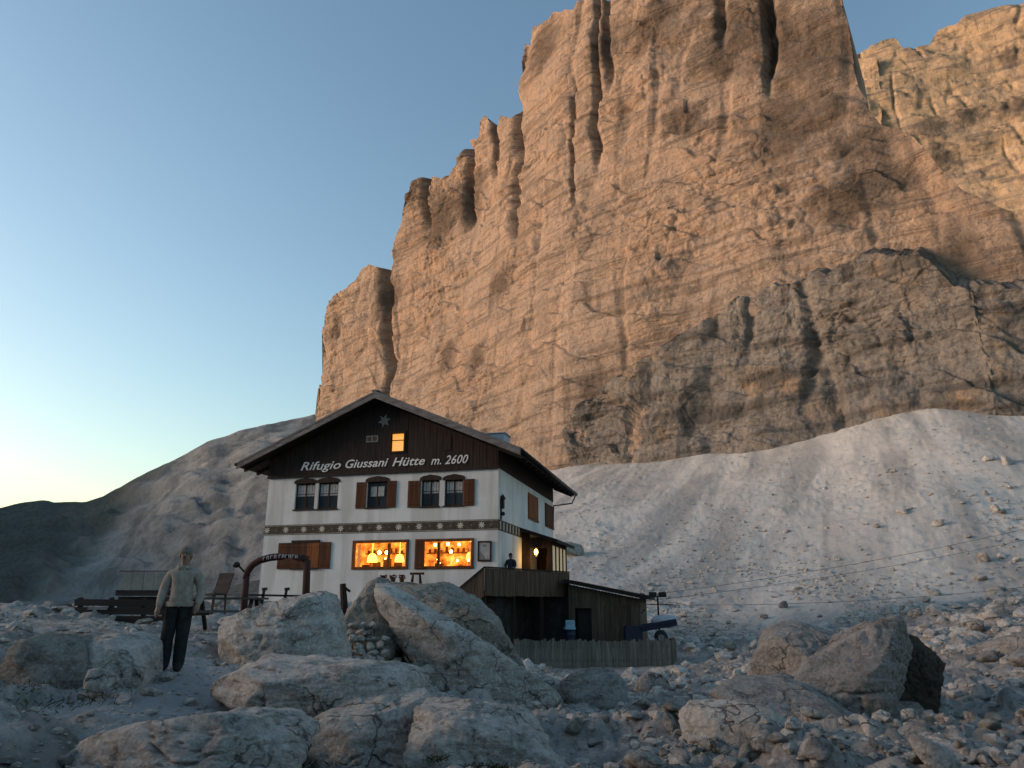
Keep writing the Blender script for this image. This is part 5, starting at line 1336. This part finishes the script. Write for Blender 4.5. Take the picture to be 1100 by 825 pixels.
# picnic table and dark leaning chair right of the man
def table(px, py, Y, label, rz):
    p = at(px, py, Y); t = empty('picnic_table', p, rz, label, 'picnic table', 'picnic tables on the terrace')
    b = MB()
    for k in range(5): b.box(-.9, .9, -.38 + k * .155, -.24 + k * .155, .70, .745)
    b.build('tabletop', M['table_top'], t)
    for s_ in (-1, 1):
        b = MB()
        for k in range(2): b.box(-.9, .9, s_ * .75 - .14 + k * .145, s_ * .75 - .005 + k * .145, .41, .45)
        b.build('bench', M['table_top'], t)
        b = MB(); b.bar((s_ * .65, -.72, 0), (s_ * .65, -.2, .70), .07, .09); b.bar((s_ * .65, .72, 0), (s_ * .65, .2, .70), .07, .09); b.bar((s_ * .65, -.85, .37), (s_ * .65, .85, .37), .05, .08); b.build('leg', M['terrace_wood'], t)
    return t
M['table_top'] = m_wood('weathered_table_wood', (.075, .068, .062), 'x')
table(240, 677, 18.5, 'dark wooden picnic table right behind the standing man, next to the arch post', R(4))
p = at(228, 655, 22); ch = empty('terrace_chair', p, R(-20), 'dark folding chair with a leaning back beside the picnic table', 'chair')
b = MB(); b.box(-.25, .25, -.25, .25, .40, .44); b.build('seat', M['terrace_wood'], ch)
b = MB(); Mt = Matrix.Translation((0, .24, .44)) @ Matrix.Rotation(-R(18), 4, 'X'); b.box(-.25, .25, 0, .035, .02, .62, Mt); b.build('backrest', M['terrace_wood'], ch)
for sx in (-1, 1):
    for sy in (-1, 1): b = MB(); b.bar((sx * .22, sy * .22, .4), (sx * .22, sy * .28, -.25), .04, .04); b.build('leg', M['terrace_wood'], ch)
# dark stump of a post between the two big blocks
p = at(368, 668, 16.5); b = MB(); b.tube([(0, 0, -.3), (.01, 0, .35), (-.05, .02, .78)], [.09, .08, .065], 8); b.bar((-.05, 0, .74), (.12, 0, .62), .05, .05); o = b.build('wooden_post', M['frame_dark']); o.location = p; tag(o, 'dark leaning wooden post in the gap between the two big blocks', 'post')
# bench with three potted flowers and a trestle before the lit windows
M['red_flower'] = m_plain('dark_red_flowers', (.10, .012, .018), .8, .2, .5, 30)
M['leaf'] = m_plain('dark_leaves', (.03, .045, .02), .8, .2, .5, 30)
M['pot'] = m_plain('terracotta', (.12, .05, .03), .8, .2)
yb = -1.2
bx_, bz_ = fw(421, 626.5, yb)
bn = empty('flower_bench', hw(bx_, yb, bz_), HUT_RZ, 'narrow wooden stand carrying three flower pots under the left lit window', 'stand')
b = MB(); b.box(-.62, .62, -.13, .13, -.05, 0); b.build('shelf', M['terrace_wood'], bn)
for s_ in (-1, 1): b = MB(); b.box(s_ * .52 - .05, s_ * .52 + .05, -.1, .1, -1.5, -.051); b.build('leg', M['terrace_wood'], bn)
for i, (px, lab) in enumerate(((411.5, 'leftmost of the three dark red flower pots before the left lit window'), (422, 'middle of the three dark red flower pots before the left lit window'), (431.5, 'rightmost of the three dark red flower pots before the left lit window'))):
    x_, _z = fw(px, 626, yb); t = empty('flower_pot', hw(x_, yb, bz_), HUT_RZ, lab, 'flower pot', 'flower pots before the lit windows'); t.rotation_euler.z = HUT_RZ + i
    b = MB(); b.tube([(0, 0, .002), (0, 0, .17), (0, 0, .2)], [.08, .11, .12], 12); b.build('pot', M['pot'], t, True)
    rn = random.Random(i + 3); b = MB()
    for k in range(26):
        a = rn.uniform(0, 6.28); rr = rn.uniform(0, .17); b.ball((rr * math.cos(a), rr * math.sin(a), .26 + rn.uniform(-.05, .10)), rn.uniform(.03, .05), None, rn.uniform(.02, .035), 7, 5)
    b.build('blossom', M['red_flower'], t, True)
    b = MB()
    for k in range(14): a = rn.uniform(0, 6.28); b.bar((0, 0, .18), (.16 * math.cos(a), .16 * math.sin(a), .2 + rn.uniform(0, .1)), .05, .008)
    b.build('leaves', M['leaf'], t)
x_, z_ = fw(447, 627, -1.3); t = empty('trestle', hw(x_, -1.3, z_ - 1.0), HUT_RZ, 'dark wooden trestle standing below the shutter between the lit windows', 'trestle')
for sy in (-1, 1):
    for sx in (-1, 1): b = MB(); b.bar((sx * .34, sy * .25, 0), (sx * .16, 0, 1.42), .07, .06); b.build('leg', M['frame_dark'], t)
b = MB(); b.bar((-.3, 0, 1.44), (.36, 0, 1.44), .1, .1); b.build('top_bar', M['frame_dark'], t)

# ------------------------------------------------------------------ daylight after sunset: low warm sun, clear sky
SUN_AZ, SUN_EL = R(-95), R(7)
world = bpy.data.worlds.new('World'); scene.world = world; world.use_nodes = True
nt = world.node_tree; bg = nt.nodes['Background']
sky = nt.nodes.new('ShaderNodeTexSky'); sky.sky_type = 'NISHITA'; sky.sun_disc = False
sky.sun_elevation = R(4); sky.sun_rotation = R(-76); sky.altitude = 2000; sky.air_density = 1.45; sky.dust_density = 5.5; sky.ozone_density = 2.0
nt.links.new(sky.outputs[0], bg.inputs[0]); bg.inputs[1].default_value = .12
sl = bpy.data.lights.new('sun', 'SUN'); sl.energy = 1.32; sl.angle = R(24); sl.color = (1, .72, .54)
so = bpy.data.objects.new('sun', sl); col.objects.link(so)
d = Vector((math.sin(SUN_AZ) * math.cos(SUN_EL), math.cos(SUN_AZ) * math.cos(SUN_EL), math.sin(SUN_EL)))
so.rotation_euler = d.to_track_quat('Z', 'Y').to_euler(); so.location = (-40, -20, 40)

vs_ = scene.view_settings
vs_.view_transform = 'Standard'; vs_.look = 'None'; vs_.gamma = 1; vs_.use_curve_mapping = False; vs_.exposure = 1.95
scene.cycles.max_bounces = 6
